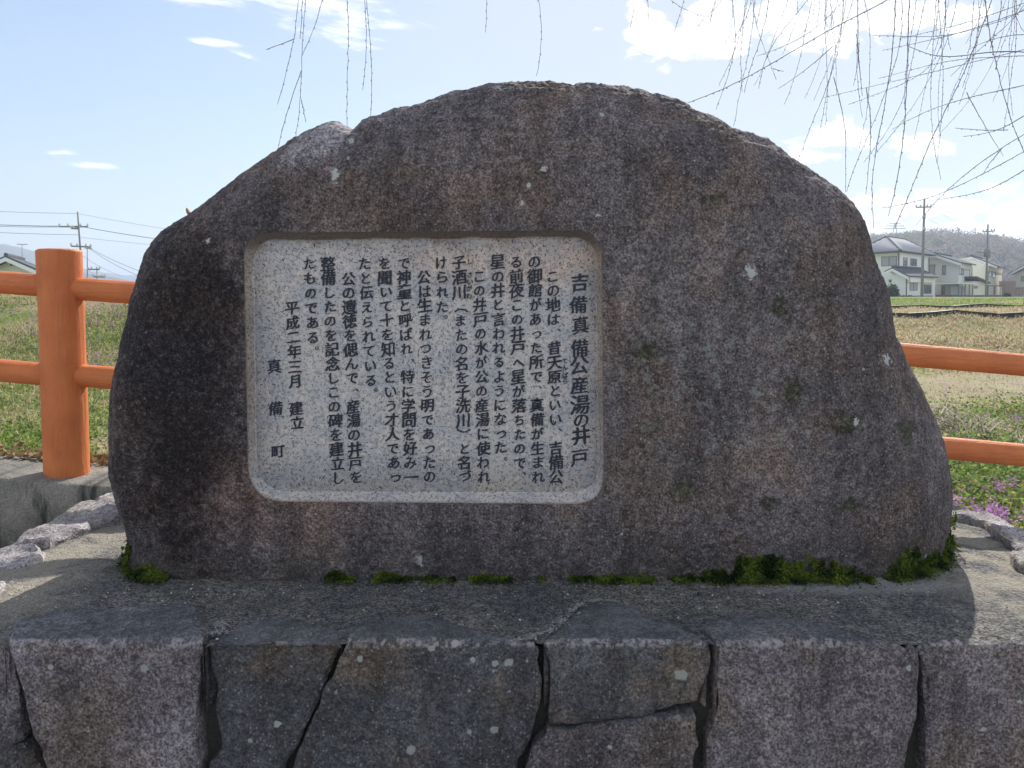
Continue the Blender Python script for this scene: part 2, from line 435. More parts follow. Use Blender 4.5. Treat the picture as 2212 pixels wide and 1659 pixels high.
def log(name, a, b, r, seed, nseg=90, nth=48, taper=0., endr=.012):
    a, b = Vector(a), Vector(b); ax = (b-a); L = ax.length; ax.normalize()
    e1 = ax.cross(Vector((0, 1, 0)) if abs(ax.y) < .9 else Vector((1, 0, 0))).normalized(); e2 = ax.cross(e1)
    th = np.arange(nth)/nth*2*math.pi; s = np.r_[0, 0, np.linspace(0, L, nseg), L, L]
    V = []
    for k, t in enumerate(s):
        rr = r*(1-taper*t/L)
        if k == 0 or k == len(s)-1: rr *= .0
        elif k == 1 or k == len(s)-2: rr = rr-endr
        tt = t if 2 <= k <= len(s)-3 else (t-0*endr)
        if k == 2: tt = endr*.6
        if k == len(s)-3: tt = L-endr*.6
        Q = np.stack([np.cos(th)*1.0, np.sin(th)*1.0, 0*th+tt*.55], 1)
        grain = vnoise(np.stack([np.cos(th)*7, np.sin(th)*7, 0*th+tt*1.6], 1), 1., seed)+.6*vnoise(np.stack([np.cos(th)*15, np.sin(th)*15, 0*th+tt*2.2], 1), 1., seed+3)
        lump = vnoise(Q*np.array([1.6, 1.6, 5]), 1., seed+9)
        rad = rr*(1+.016*grain*(1 if rr > 0 else 0)+.022*lump) if rr > 0 else 0*th
        c = np.array(a)+np.array(ax)*tt
        V.append(c+np.outer(np.cos(th)*rad, np.array(e1))+np.outer(np.sin(th)*rad, np.array(e2)))
    V = np.vstack(V); n = nth; F = []
    i = np.arange(len(s)-1)[:, None]; j = np.arange(n)[None, :]; q = (j+1) % n
    F = np.stack([i*n+j, i*n+q, (i+1)*n+q, (i+1)*n+j], -1).reshape(-1, 4)
    return from_np(name, V, F, M_OR if name == 'post' else M_OR2, fence)
RR = .048
pc = P(138, 700, YPOST)
ztop = P(136, 536, YPOST-.09).z
MIDX = .38
for xp in (pc.x-2.28, pc.x, MIDX, MIDX+2.28):
    dz = -SLOPE*(xp-pc.x)
    log('post', (xp-.004, YPOST, curb_z(xp)-.02), (xp-.012 if xp == pc.x else xp, YPOST, ztop+dz), .0885, int(50+xp*10), 70, 56)
def rail(u0, v0, u1, v1, x0, x1, seed):
    A, B = P(u0, v0, YPOST), P(u1, v1, YPOST); k = (B.z-A.z)/(B.x-A.x)
    log('rail', (x0, YPOST, A.z+k*(x0-A.x)), (x1, YPOST, A.z+k*(x1-A.x)), RR*1.02, seed)
xm, xl, xr = MIDX, pc.x-2.28, MIDX+2.28
rail(0, 609.7, 87, 616.5, xl+.02, pc.x-.02, 11); rail(185, 625, 1106, 690, pc.x+.02, xm-.02, 12); rail(1106, 690, 2212, 788.5, xm+.02, xr-.02, 13)
rail(0, 800, 91, 808, xl+.02, pc.x-.02, 14); rail(188, 812, 1106, 880, pc.x+.02, xm-.02, 15); rail(1106, 884, 2212, 983, xm+.02, xr-.02, 16)

# ------------------------------------------------------------------ pedestal: wall stones, edge stones, concrete top
ped = thing('stone_pedestal', (0, 2.4, 0), 'pedestal of rough fitted stones with concrete top under the monument', 'pedestal')
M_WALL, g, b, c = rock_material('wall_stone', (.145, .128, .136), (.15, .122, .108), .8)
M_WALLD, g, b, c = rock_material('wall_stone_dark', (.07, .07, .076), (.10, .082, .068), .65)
def mat_top():
    m, g, b = new_mat('pedestal_concrete'); p = g.pos(); x, y, z = g.xyz(p)
    n1 = g.noise(p, 3.2, 5, .62); n2 = g.noise(p, 140, 2, .7); n3 = g.noise(p, 40, 4, .7)
    c = g.mix(g.step(n1, .36, .62), (.085, .086, .09, 1), (.15, .143, .132, 1))
    c = g.mix(1., c, g.gray(g.m('MULTIPLY', g.step(n2, .36, .64, .45, 1.75), g.step(n3, .32, .68, .65, 1.35))), 'MULTIPLY')
    sunlit_ends = g.m('MULTIPLY', g.step(g.m('ABSOLUTE', x), 1.1, 1.45), g.step(g.noise(p, 7, 4), .38, .55))  # sunlit left and right ends of the top, painted as paler concrete
    c = g.mix(g.m('MULTIPLY', sunlit_ends, .7), c, g.mix(n2, (.2, .175, .14, 1), (.46, .42, .34, 1)))
    # pale worn patch right of centre
    q = PZ(1830, 1262, ZP)
    e = g.m('SQRT', g.m('ADD', g.m('POWER', g.m('DIVIDE', g.m('SUBTRACT', x, q.x), .36), 2.), g.m('POWER', g.m('DIVIDE', g.m('SUBTRACT', y, q.y), .07), 2.)))
    pale = g.step(g.m('ADD', e, g.m('MULTIPLY', g.m('SUBTRACT', n3, .5), 1.6)), 1.2, .6)
    c = g.mix(g.m('MULTIPLY', pale, .6), c, g.mix(n2, (.2, .2, .2, 1), (.5, .48, .47, 1)))
    g.put(b.inputs['Base Color'], c); b.inputs['Roughness'].default_value = .95; b.inputs['Specular IOR Level'].default_value = .25
    g.put(b.inputs['Normal'], g.bump(g.m('ADD', n2, g.m('MULTIPLY', n3, 1.4)), .009))
    return m
M_TOP = mat_top()
# the top sheet
def top_z(x, y):
    Pn = np.stack([x, y, 0*x], 1)
    return ZP-.003+.006*vnoise(Pn, 3, 1)+.003*vnoise(Pn, 14, 2)+.0018*vnoise(Pn, 70, 3)-.012*np.clip((np.abs(x)-1.45)/.3, 0, 1)
tag(grid_sheet('concrete_top', np.linspace(-1.72, 1.80, 440), np.linspace(YW+.012, 3.02, 170), top_z, M_TOP, ped))
mb = MB(); mb.box((-1.70, YW+.05, -.02), (1.78, 3.0, ZP-.03))
M_CORE = simple('joint_mortar', (.05, .052, .044), 1, .4, 25, bump=.02, bscale=60)
mb.build('core', M_CORE, ped)
Z0W = 1.5
def unfold(u, v):
    """(x, w): w<0 down the front wall, w>0 back over the top"""
    if v >= 1392:
        q = P(u, v, YW); return (q.x, q.z-ZP)
    q = PZ(u, v, ZP); return (q.x, q.y-YW)
def wall_stone(pts, seed, depth=.16, bulge=.0, name='stone', mat=None, lift=.0, fold=True, step=.010, rb=.008, mapper=None):
    q = [unfold(*p) for p in pts] if fold else pts
    q = np.array(q, float); per = np.linalg.norm(np.diff(np.vstack([q, q[:1]]), axis=0), axis=1).sum()
    B = resample(q, max(12, int(per/step)), True)
    B3 = np.c_[B, np.full(len(B), seed*3.7)]
    nrm = np.c_[vnoise(B3, 16, seed), vnoise(B3, 16, seed+5)]*.007+np.c_[vnoise(B3, 45, seed+1), vnoise(B3, 45, seed+6)]*.0035
    B = B+nrm
    lo, hi = B.min(0), B.max(0)
    gx, gy = np.meshgrid(np.arange(lo[0], hi[0], step), np.arange(lo[1], hi[1], step))
    I = np.c_[gx.ravel(), gy.ravel()]+rng.uniform(-.25, .25, (gx.size, 2))*step
    # inside test
    inside = np.zeros(len(I), bool); A = B; Bn = np.roll(B, -1, 0)
    for a, b_ in zip(A, Bn):
        c_ = ((a[1] > I[:, 1]) != (b_[1] > I[:, 1])) & (I[:, 0] < (b_[0]-a[0])*(I[:, 1]-a[1])/(b_[1]-a[1]+1e-12)+a[0])
        inside ^= c_
    I = I[inside]; I = I[dist_poly(I, B, True) > step*.55]
    allp = np.vstack([B, I]); nb = len(B)
    vo, ed, fa, ov, oe, of = delaunay_2d_cdt([Vector(p) for p in allp], [], [list(range(nb))], 1, 1e-6)
    vo = np.array([tuple(v) for v in vo])
    if fold:
        nr_ = np.abs(vo[:, 1]) < .0062; nr_[:nb] = False; vo[nr_, 1] = 0
    d = dist_poly(vo, B, True)
    inset = rb*(1-np.sqrt(np.clip(1-(1-np.clip(d/rb, 0, 1))**2, 0, 1)))
    n3 = np.c_[vo, np.full(len(vo), seed*1.3)]
    h = .016*vnoise(n3, 4.5, seed)+.004*np.floor(3*vnoise(n3, 9, seed+11))/3+.006*fbm(n3, 14, 3, .6, seed+2)+.0022*vnoise(n3, 75, seed+3)-inset+bulge+lift
    x, w_ = vo[:, 0], vo[:, 1]
    if mapper: V, Nn = mapper(x, w_, h)
    else:
        w_ = w_+.005*vnoise(np.c_[x, 0*x, 0*x+seed], 14, 3)*np.exp(-(w_/.03)**2)*0; rc = .0015; ang = np.clip((w_+rc)/(2*rc), 0, 1)*math.pi/2
        y = YW+np.where(w_ > rc, w_, np.where(w_ < -rc, 0, rc*(1-np.cos(ang))))
        z = ZP+np.where(w_ > rc, 0, np.where(w_ < -rc, w_, -rc*(1-np.sin(ang))))
        Nn = np.stack([0*x, -np.cos(ang), np.sin(ang)], 1)
        chip_ = np.clip(vnoise(np.c_[x, 0*x, 0*x+seed], 22, 4)+.35*vnoise(np.c_[x, 0*x, 0*x+seed], 70, 6)-.1, 0, 1)*.012*np.exp(-(w_/.012)**2)
        h = np.where(w_ > rc, h*.85+.009, h)-chip_
        V = np.stack([x, y, z], 1)+Nn*h[:, None]
    n = len(V); V2 = V[:nb]-Nn[:nb]*depth
    if not mapper: V2[:, 2] = np.minimum(V2[:, 2], ZP-.04)
    F = [tuple(f) for f in fa]
    me = bpy.data.meshes.new(name)
    me.from_pydata([tuple(v) for v in V]+[tuple(v) for v in V2], [], F+[(i, (i+1) % nb, n+(i+1) % nb, n+i) for i in range(nb)])
    me.update(); bm = bmesh.new(); bm.from_mesh(me); bmesh.ops.recalc_face_normals(bm, faces=bm.faces[:])
    bm.to_mesh(me); bm.free()
    o_ = link(name, me, mat or M_WALL, ped); me.set_sharp_from_angle(angle=R(38)); return o_
STONES = [
 [(-160,1380),(14,1384),(18,1420),(32,1500),(42,1560),(45,1600),(20,1612),(-160,1618),(-160,1500)],
 [(-160,1624),(20,1620),(48,1612),(70,1640),(92,1662),(110,1760),(-160,1760)],
 [(19,1388),(30,1362),(47,1345),(155,1327),(272,1322),(380,1318),(423,1316),(436,1340),(447,1376),(439,1395),(432,1450),(427,1520),(427,1590),(431,1659),(432,1760),(125,1760),(103,1659),(78,1597),(52,1500),(35,1440)],
 [(450,1378),(480,1366),(520,1352),(570,1337),(615,1336),(680,1350),(745,1362),(737,1390),(712,1450),(683,1520),(650,1590),(617,1659),(590,1760),(440,1760),(446,1655),(462,1640),(474,1610),(472,1590),(460,1545),(458,1480),(449,1440),(443,1400)],
 [(748,1388),(760,1366),(783,1354),(850,1345),(921,1339),(980,1356),(1026,1366),(1126,1381),(1160,1398),(1168,1440),(1171,1472),(1164,1541),(1150,1600),(1119,1642),(1100,1760),(598,1760),(627,1659),(660,1590),(693,1520),(722,1450)],
 [(1176,1388),(1200,1372),(1224,1347),(1245,1320),(1269,1303),(1320,1303),(1373,1311),(1408,1333),(1482,1364),(1534,1395),(1537,1420),(1531,1462),(1520,1500),(1510,1524),(1467,1530),(1390,1544),(1300,1556),(1234,1561),(1184,1562),(1187,1500),(1183,1440)],
 [(1184,1574),(1240,1572),(1340,1560),(1440,1548),(1506,1545),(1506,1563),(1502,1630),(1500,1760),(1112,1760),(1136,1659),(1158,1610),(1178,1590)],
 [(1548,1402),(1530,1372),(1514,1352),(1545,1342),(1594,1336),(1680,1342),(1760,1354),(1835,1368),(1895,1385),(1950,1390),(1984,1403),(1985,1440),(1984,1488),(1978,1540),(1970,1581),(1958,1659),(1955,1760),(1524,1760),(1525,1659),(1526,1600),(1540,1560),(1552,1520),(1546,1462)],
 [(2386,1384),(2450,1372),(2560,1380),(2648,1390),(2652,1760),(2386,1760),(2380,1560)],
 [(-172,1380),(-172,1500),(-168,1620),(-172,1760),(-372,1760),(-372,1392),(-300,1374),(-230,1378)],
 [(1992,1402),(2010,1390),(2060,1382),(2140,1388),(2250,1390),(2372,1385),(2380,1760),(1992,1760),(1997,1659),(2003,1563),(1996,1488)],
]
for k, s in enumerate(STONES):
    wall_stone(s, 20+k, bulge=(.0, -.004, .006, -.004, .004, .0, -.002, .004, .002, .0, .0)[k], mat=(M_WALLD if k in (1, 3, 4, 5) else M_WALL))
# worn pale arris of the wall stones
for M_ in (M_WALL, M_WALLD):
    gg = G(M_.node_tree); b_ = M_.node_tree.nodes['Principled BSDF']; src = b_.inputs['Base Color'].links[0].from_socket
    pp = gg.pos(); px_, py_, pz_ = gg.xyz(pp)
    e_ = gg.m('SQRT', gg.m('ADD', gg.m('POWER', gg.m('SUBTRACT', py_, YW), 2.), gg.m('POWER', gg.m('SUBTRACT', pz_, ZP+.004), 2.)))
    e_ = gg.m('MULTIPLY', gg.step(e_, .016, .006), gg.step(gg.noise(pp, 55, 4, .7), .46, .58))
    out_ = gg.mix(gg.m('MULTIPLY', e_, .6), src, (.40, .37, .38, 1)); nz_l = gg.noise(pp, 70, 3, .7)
    for (u, v, a, b2) in ((932, 1398, 7, 6), (983, 1392, 9, 6), (1070, 1434, 7, 7), (1099, 1432, 10, 8), (888, 1614, 9, 10), (1014, 1575, 5, 5), (1068, 1574, 9, 8), (1470, 1458, 14, 12), (318, 1437, 9, 8), (780, 1418, 6, 6), (1014, 1490, 4, 4), (540, 1600, 5, 5), (112, 1440, 5, 5), (1700, 1540, 5, 4)):
        out_ = gg.mix(gg.m('MULTIPLY', wblob(gg, (px_, py_, pz_), u, v, a, b2, YW, k=.9, nz=nz_l, soft=.2), .75), out_, (.36, .38, .35, 1))
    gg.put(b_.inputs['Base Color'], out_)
# flat rough stones along the two ends of the top
def flat_map(zb, drop=.45):
    def f(x, y, h):
        q = np.stack([x, y, 0*x], 1)
        h = h*1.4+.016*np.abs(vnoise(q, 11, 77))+.008*np.floor(2.5*vnoise(q*np.array([1, 2.2, 1]), 7, 78))/2.5
        V = np.stack([x, y, zb+h*1.0], 1); Nn = np.stack([0*x, 0*x, 1+0*x], 1)
        return V, Nn
    return f
M_EDGE, g, b, c = rock_material('edge_stone', (.27, .25, .255), (.31, .28, .25), .55, sky_tops=False)
EDGE = [
 [(20,1176),(60,1152),(110,1135),(140,1116),(175,1098),(215,1104),(285,1108),(290,1128),(215,1138),(160,1158),(112,1180),(60,1180)],
 [(205,1098),(207,1086),(228,1072),(258,1066),(300,1066),(300,1104),(240,1102)],
 [(-150,1190),(0,1184),(70,1188),(104,1196),(98,1210),(50,1222),(0,1240),(-150,1262)],
 [(-230,1275),(0,1250),(12,1258),(0,1290),(-40,1330),(-230,1345)],
 [(2040,1096),(2085,1098),(2120,1106),(2150,1120),(2212,1148),(2300,1186),(2300,1220),(2212,1192),(2160,1160),(2121,1131),(2075,1118),(2040,1118)],
 [(2180,1202),(2225,1192),(2310,1226),(2340,1262),(2212,1232),(2188,1222)],
 [(2225,1238),(2345,1270),(2420,1330),(2300,1320),(2240,1270)],
]
for k, s in enumerate(EDGE):
    pts = [tuple(PZ(u, v, ZP).xy) for u, v in s]
    wall_stone(pts, 60+k, depth=.3, fold=False, mat=M_EDGE, step=.012, rb=.009, mapper=flat_map(ZP+(.012 if k in (0, 1, 4) else .006)))

# rough stones of the two flanks and the lowest front course
zb_ = P(1106, 1760, YW).z
def side_map(side, xs):
    def f(a, b, h): return np.stack([xs+side*h, a, b], 1), np.stack([side+0*a, 0*a, 0*a], 1)
    return f
def front_map(a, b, h): return np.stack([a, YW-h, b], 1), np.stack([0*a, -1+0*a, 0*a], 1)
def rough_rect(x0, x1, z0, z1, j=.02):
    u_ = lambda: random.uniform(-j, j)
    return [(x0+.006, z0+.006+u_()*.3), ((x0+x1)/2+u_(), z0+.006), (x1-.006, z0+.006), (x1-.006+u_()*.3, (z0+z1)/2), (x1-.006, z1-.006), ((x0+x1)/2+u_(), z1-.006+u_()*.3), (x0+.006, z1-.006), (x0+.006+u_()*.3, (z0+z1)/2)]
ks = 90
for side, xs in ((-1, -1.70), (1, 1.78)):
    for z0, z1, cuts in ((0., .31, (YW+.03, 2.2, 2.62, 3.0)), (.31, ZP-.012, (YW+.03, 2.05, 2.4, 2.72, 3.0))):
        for a, b in zip(cuts, cuts[1:]):
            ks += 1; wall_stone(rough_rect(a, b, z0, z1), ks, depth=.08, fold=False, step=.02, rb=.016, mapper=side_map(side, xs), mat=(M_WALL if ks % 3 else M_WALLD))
cuts = (-1.72, -1.2, -.75, -.2, .3, .85, 1.35, 1.8)
for a, b in zip(cuts, cuts[1:]):
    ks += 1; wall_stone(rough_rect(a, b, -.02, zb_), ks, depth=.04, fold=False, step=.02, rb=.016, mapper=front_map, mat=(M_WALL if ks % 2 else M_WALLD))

# ------------------------------------------------------------------ the monument
OUT = [(268,1300),(272,1217),(276,1170),(272,1131),(262,1090),(249,1026),(242,1000),(241,950),(242,908),(246,870),(251,841),(260,783),(268,745),(276,709),(282,670),(290,636),(299,606),(318,548),
       (335,516),(362,490),(405,462),(440,441),(480,411),(520,380),(560,352),(600,325),(640,296),(680,275),(705,265),(722,263),(740,266),(757,275),(775,266),(800,255),(860,234),(925,215),(1000,195),(1050,182),(1106,179),
       (1181,175),(1250,180),(1316,182),(1386,192),(1456,215),(1506,240),(1546,258),(1586,272),(1646,295),(1686,320),(1731,357),(1791,395),(1831,430),(1856,460),(1871,494),(1879,522),(1887,558),(1897,581),(1910,608),(1919,636),
       (1923,675),(1927,710),(1943,747),(1959,780),(1996,852),(2022,912),(2045,988),(2056,1038),(2059,1071),(2057,1110),(2049,1147),(2042,1180),(2036,1300)]
def yo_of(u): return np.interp(u, [240, 700, 1400, 1900, 2060], [2.40, 2.42, 2.46, 2.52, 2.55])
ow = []
for u, v in OUT:
    q = P(u, v, float(yo_of(u))); ow.append((q.x, q.z, u))
ow = np.array(ow)
ow_up = resample(ow, 1500)                               # open: left foot, over the top, right foot
ow_dn = resample(ow[[-1, 0]], 420)[1:-1]
def _rnd(x, z, yo):
    return .17+.10*np.clip((z-(ZP+.7))/.6, 0, 1)+.33*np.clip((x-.35)/1.0, 0, 1), yo-YF
_tg = np.gradient(smoothloop(ow_up[:, :2], 30), axis=0); _nn = np.stack([-_tg[:, 1], _tg[:, 0]], 1); _nn /= np.linalg.norm(_nn, axis=1)[:, None]
_ex = np.zeros(len(ow_up)); _yo = yo_of(ow_up[:, 2]); _R, _T = _rnd(ow_up[:, 0], ow_up[:, 1], _yo)
for f_ in np.linspace(0, .6, 40):                          # the flank nearer the camera reaches further out in view
    Yd = _yo-_T*np.sqrt(1-(1-f_)**2); d_ = f_*_R
    q = (ow_up[:, :2]-_nn*d_[:, None]-np.array([0, CAM_H]))*(_yo/Yd)[:, None]+np.array([0, CAM_H])
    _ex = np.maximum(_ex, ((q-ow_up[:, :2])*_nn).sum(1))
_ex = smoothloop(_ex[:, None], 40)[:, 0]
ow_up[:, :2] -= _nn*(_ex*np.interp(ow_up[:, 0], [-1.3, -.6, 0], [.5, .6, 1.])+.001)[:, None]
ow_dn = resample(ow_up[[-1, 0]], 420)[1:-1]
LOOP = np.vstack([ow_up, ow_dn])
# panel opening
def rrect(c, r, n=40, k=120):
    """rounded quadrilateral; c corners (TL, TR, BR, BL), r radii; returns loop from the left edge, clockwise"""
    c = [np.array(x, float) for x in c]; pts = []
    for i in range(4):
        p, a, b_ = c[i], c[i-1], c[(i+1) % 4]
        ua, ub = (a-p)/np.linalg.norm(a-p), (b_-p)/np.linalg.norm(b_-p)
        s0, s1 = p+ua*r[i], p+ub*r[i]
        for t in np.linspace(0, 1, n):
            pts.append((1-t)**2*s0+2*t*(1-t)*(p*.9+.05*(s0+s1))+t*t*s1)
    return np.array(pts)
def to_xz(L, Y): return np.array([(P(u, v, Y).x, P(u, v, Y).z) for u, v in L])
RO = rrect([(526, 503), (1300, 497), (1305, 1089), (537, 1083)], [48, 56, 62, 74])
RI = rrect([(549, 522), (1285, 515), (1291, 1063), (556, 1061)], [44, 48, 54, 62])
RO, RI = to_xz(RO, YF), to_xz(RI, YF+.03)
NL = len(LOOP)
# match by angle round the panel centre
PCX = RO.mean(0)
def radial(L, C, ang):
    d = L-C; th = np.unwrap(np.arctan2(d[:, 1], d[:, 0])); 
    if th[-1] < th[0]: th, L = th[::-1], L[::-1]
    th = np.r_[th-2*math.pi, th, th+2*math.pi]; LL = np.vstack([L, L, L])
    return np.stack([np.interp(ang, th, LL[:, k]) for k in range(L.shape[1])], 1)
lo_ = LOOP[:, :2]-PCX; ang = np.arctan2(lo_[:, 1], lo_[:, 0])
RIN = radial(RO, PCX, ang); RIN2 = radial(RI, PCX, ang)
UPL = ow_up[::8, :2]; UPL = np.vstack([UPL, ow_up[-1:, :2]])
def face_y(x, z, d, u):
    yo = yo_of(u); T = yo-YF
    top = np.clip((z-(ZP+.7))/.6, 0, 1)
    rgt = np.clip((x-.35)/1.0, 0, 1)
    Rr = .17+.10*top+.33*rgt
    t = 1-np.clip(d/Rr, 0, 1)
    y = yo-T*np.sqrt(np.clip(1-t**2, 0, 1))
    Pn = np.stack([x, 0*x, z], 1)
    inpanel = np.clip(dist_poly(np.stack([x, z], 1), RO[::4], True)/.12, 0, 1) if len(x) < 4000 else None
    return y, t
TT = 1-(1-np.linspace(0, 1, 230))**1.5
V = []; 
A = RIN[None]*(1-TT[:, None, None])+LOOP[None, :, :2]*TT[:, None, None]
Q = A.reshape(-1, 2)
d_out = dist_poly(Q, UPL)
uu = np.interp(Q[:, 0], [ow[0, 0], ow[-1, 0]], [268, 2040])
y, t_ = face_y(Q[:, 0], Q[:, 1], d_out, uu)
# outline depth must be exact at the rim
yo_loop = yo_of(LOOP[:, 2]); 
Pn = np.stack([Q[:, 0], y, Q[:, 1]], 1)
d_in = dist_poly(Q, RO[::3], True)
damp = np.clip(d_in/.10, 0, 1); damp2 = np.clip(d_in/.012, 0, 1)*.75+.25
low = .009*fbm(Pn, 2.4, 3, .5, 31)*damp
rough = .55+.9*np.clip((Q[:, 1]-(ZP+1.15))/.35, 0, 1)+.35*np.clip((Q[:, 0]-.3)/.8, 0, 1)+.4*np.clip((-Q[:, 0]-.8)/.3, 0, 1)
mid = .0065*fbm(Pn, 17, 4, .62, 41)*rough*damp2
fine_ = .0024*vnoise(Pn, 95, 51)*rough*damp2
pits = -.008*np.clip(vnoise(Pn, 42, 61)-.62, 0, 1)/.38*damp2*rough
strat = .007*vnoise(Pn*np.array([.3, 1, 2.2]), 26, 71)*np.clip((Q[:, 1]-(ZP+1.12))/.25, 0, 1)
disp = low+mid+fine_+pits+strat
# crease of the left shoulder, and the chipped foot on the left
def seg_d(Q, a, b_):
    a, b_ = np.array(a), np.array(b_); ab = b_-a; t = np.clip(((Q-a)@ab)/(ab@ab), 0, 1)
    return np.linalg.norm(Q-a-t[:, None]*ab, axis=1)
def XZ(u, v): q = P(u, v, 2.32); return (q.x, q.z)
disp -= .02*np.exp(-(seg_d(Q, XZ(757, 272), XZ(800, 305))/.018)**2)+.009*np.exp(-(seg_d(Q, XZ(800, 305), XZ(700, 355))/.014)**2)
xe = P(466, 1200, YF).x; ze = P(466, 1130, YF).z
chip = 1/(1+np.exp((Q[:, 0]-xe-.004*vnoise(Pn, 40, 3))/.003))*1/(1+np.exp((Q[:, 1]-ze-.03*vnoise(Pn, 9, 5))/.02))
disp -= .014*chip
# normal direction: outward in xz near the rim, -y on the face
cen = np.array([.15, ZP+.45]); dirn = Q-cen; dirn /= (np.linalg.norm(dirn, axis=1)[:, None]+1e-9)
k_ = np.clip(t_, 0, 1)**1.5
Nv = np.stack([dirn[:, 0]*k_, -np.sqrt(1-np.clip(k_, 0, .999)**2), dirn[:, 1]*k_], 1)
isrim = np.repeat(TT, NL) > .9999
FV = Pn+Nv*disp[:, None]
nr = len(TT)
# back half: rim to a flatter back
back = []
bl = FV[(nr-1)*NL:]
for q_ in np.linspace(0, 1, 22)[1:]:
    a_ = q_*math.pi/2; s_ = 1-.28*(1-math.cos(a_))*1.0
    cx = np.array([cen[0], 0, ZP+.35])
    ring = bl.copy(); ring[:, 0] = cx[0]+(bl[:, 0]-cx[0])*(1-.16*(1-math.cos(a_))); ring[:, 2] = cx[2]+(bl[:, 2]-cx[2])*(1-.2*(1-math.cos(a_)))
    ring[:, 1] = bl[:, 1]+.28*math.sin(a_)
    n_ = fbm(ring, 8, 4, .6, 88); ring[:, 1] += .015*n_; ring[:, 2] += .01*n_*(ring[:, 2] > ZP+.05)
    back.append(ring)
for s_ in (.6, .2, .0):
    ring = back[20].copy(); c0 = np.array([cen[0], 2.84, ZP+.35]); ring = c0+(ring-c0)*s_; ring[:, 1] += .03
    back.append(ring)
FV = np.vstack([FV]+back); nring = nr+len(back)
i = np.arange(nring-1)[:, None]; j = np.arange(NL)[None, :]; q_ = (j+1) % NL
FF = np.stack([i*NL+j, i*NL+q_, (i+1)*NL+q_, (i+1)*NL+j], -1).reshape(-1, 4)

mon = thing('stone_monument', (.15, 2.45, ZP), 'large dark natural boulder monument with engraved pale granite panel', 'monument')
M_ROCK, g, b, c = rock_material('monument_rock', (.105, .092, .096), (.125, .098, .088), .8, mono=True)
p = g.pos(); p3 = g.xyz(p); nzL = g.noise(p, 5, 5, .65); nzF = g.noise(p, 38, 5, .72)
nzM = g.m('ADD', g.m('MULTIPLY', nzL, .5), g.m('MULTIPLY', nzF, .5))
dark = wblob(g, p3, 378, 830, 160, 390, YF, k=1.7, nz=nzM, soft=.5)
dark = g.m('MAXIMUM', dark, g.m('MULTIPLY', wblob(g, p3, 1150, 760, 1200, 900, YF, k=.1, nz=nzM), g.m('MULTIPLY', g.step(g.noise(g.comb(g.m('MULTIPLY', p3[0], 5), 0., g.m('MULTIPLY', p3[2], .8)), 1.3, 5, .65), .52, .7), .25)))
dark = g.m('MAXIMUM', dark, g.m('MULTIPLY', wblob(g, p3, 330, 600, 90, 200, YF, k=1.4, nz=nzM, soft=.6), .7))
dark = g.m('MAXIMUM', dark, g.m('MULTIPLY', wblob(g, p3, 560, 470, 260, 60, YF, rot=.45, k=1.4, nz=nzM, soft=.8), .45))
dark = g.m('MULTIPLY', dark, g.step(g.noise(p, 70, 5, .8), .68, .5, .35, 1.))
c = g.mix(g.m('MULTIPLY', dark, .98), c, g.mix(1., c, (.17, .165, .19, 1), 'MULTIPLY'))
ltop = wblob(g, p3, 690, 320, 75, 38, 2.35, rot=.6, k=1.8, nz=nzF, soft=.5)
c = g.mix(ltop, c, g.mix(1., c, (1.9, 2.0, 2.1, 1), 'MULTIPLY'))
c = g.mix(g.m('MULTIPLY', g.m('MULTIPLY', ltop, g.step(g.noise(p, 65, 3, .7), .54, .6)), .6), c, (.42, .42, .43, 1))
warm = wblob(g, p3, 560, 1090, 200, 90, YF, k=1.6, nz=nzM, soft=.6)
c = g.mix(warm, c, g.mix(1., c, (1.22, 1.05, .97, 1), 'MULTIPLY'))
grn = wblob(g, p3, 1560, 780, 330, 300, YF, k=2.2, nz=nzM, soft=.7)
grn2 = g.m('MULTIPLY', grn, g.step(nzF, .54, .62))
c = g.mix(g.m('MULTIPLY', grn2, .42), c, (.27, .31, .29, 1))
for (u, v, a, b2) in ((1390, 758, 20, 20), (1708, 845, 18, 24), (1952, 925, 26, 24), (1805, 905, 26, 22), (1680, 665, 18, 26), (1540, 430, 24, 8), (1470, 1055, 24, 20), (1660, 1085, 18, 14), (1815, 1075, 20, 14), (1250, 520, 10, 10)):
    mo = wblob(g, p3, u, v, a, b2, YF+(.08 if u > 1800 else .02), k=1.6, nz=nzF, soft=.5)
    c = g.mix(g.m('MULTIPLY', mo, g.step(g.noise(p, 95, 3, .7), .4, .55, .35, .85)), c, g.mix(g.step(nzF, .45, .6), (.02, .026, .012, 1), (.07, .08, .03, 1)))
for (u, v, a, b2) in ((1616, 586, 9, 12), (1922, 779, 12, 10), (1832, 905, 7, 7), (908, 1203, 6, 10), (725, 380, 7, 16), (1128, 440, 5, 5), (1175, 366, 6, 5), (1143, 402, 5, 4), (450, 520, 6, 5), (1290, 467, 7, 3)):
    mo = wblob(g, p3, u, v, a, b2, YF+(.06 if u > 1800 else .02), k=2.6, nz=g.noise(p, 75, 3, .7), soft=.2)
    c = g.mix(g.m('MULTIPLY', mo, .85), c, (.45, .47, .46, 1))
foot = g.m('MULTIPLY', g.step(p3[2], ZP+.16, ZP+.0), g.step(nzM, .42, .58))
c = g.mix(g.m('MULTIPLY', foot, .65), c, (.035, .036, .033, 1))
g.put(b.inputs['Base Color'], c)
rock = from_np('boulder', FV, FF, M_ROCK, mon)

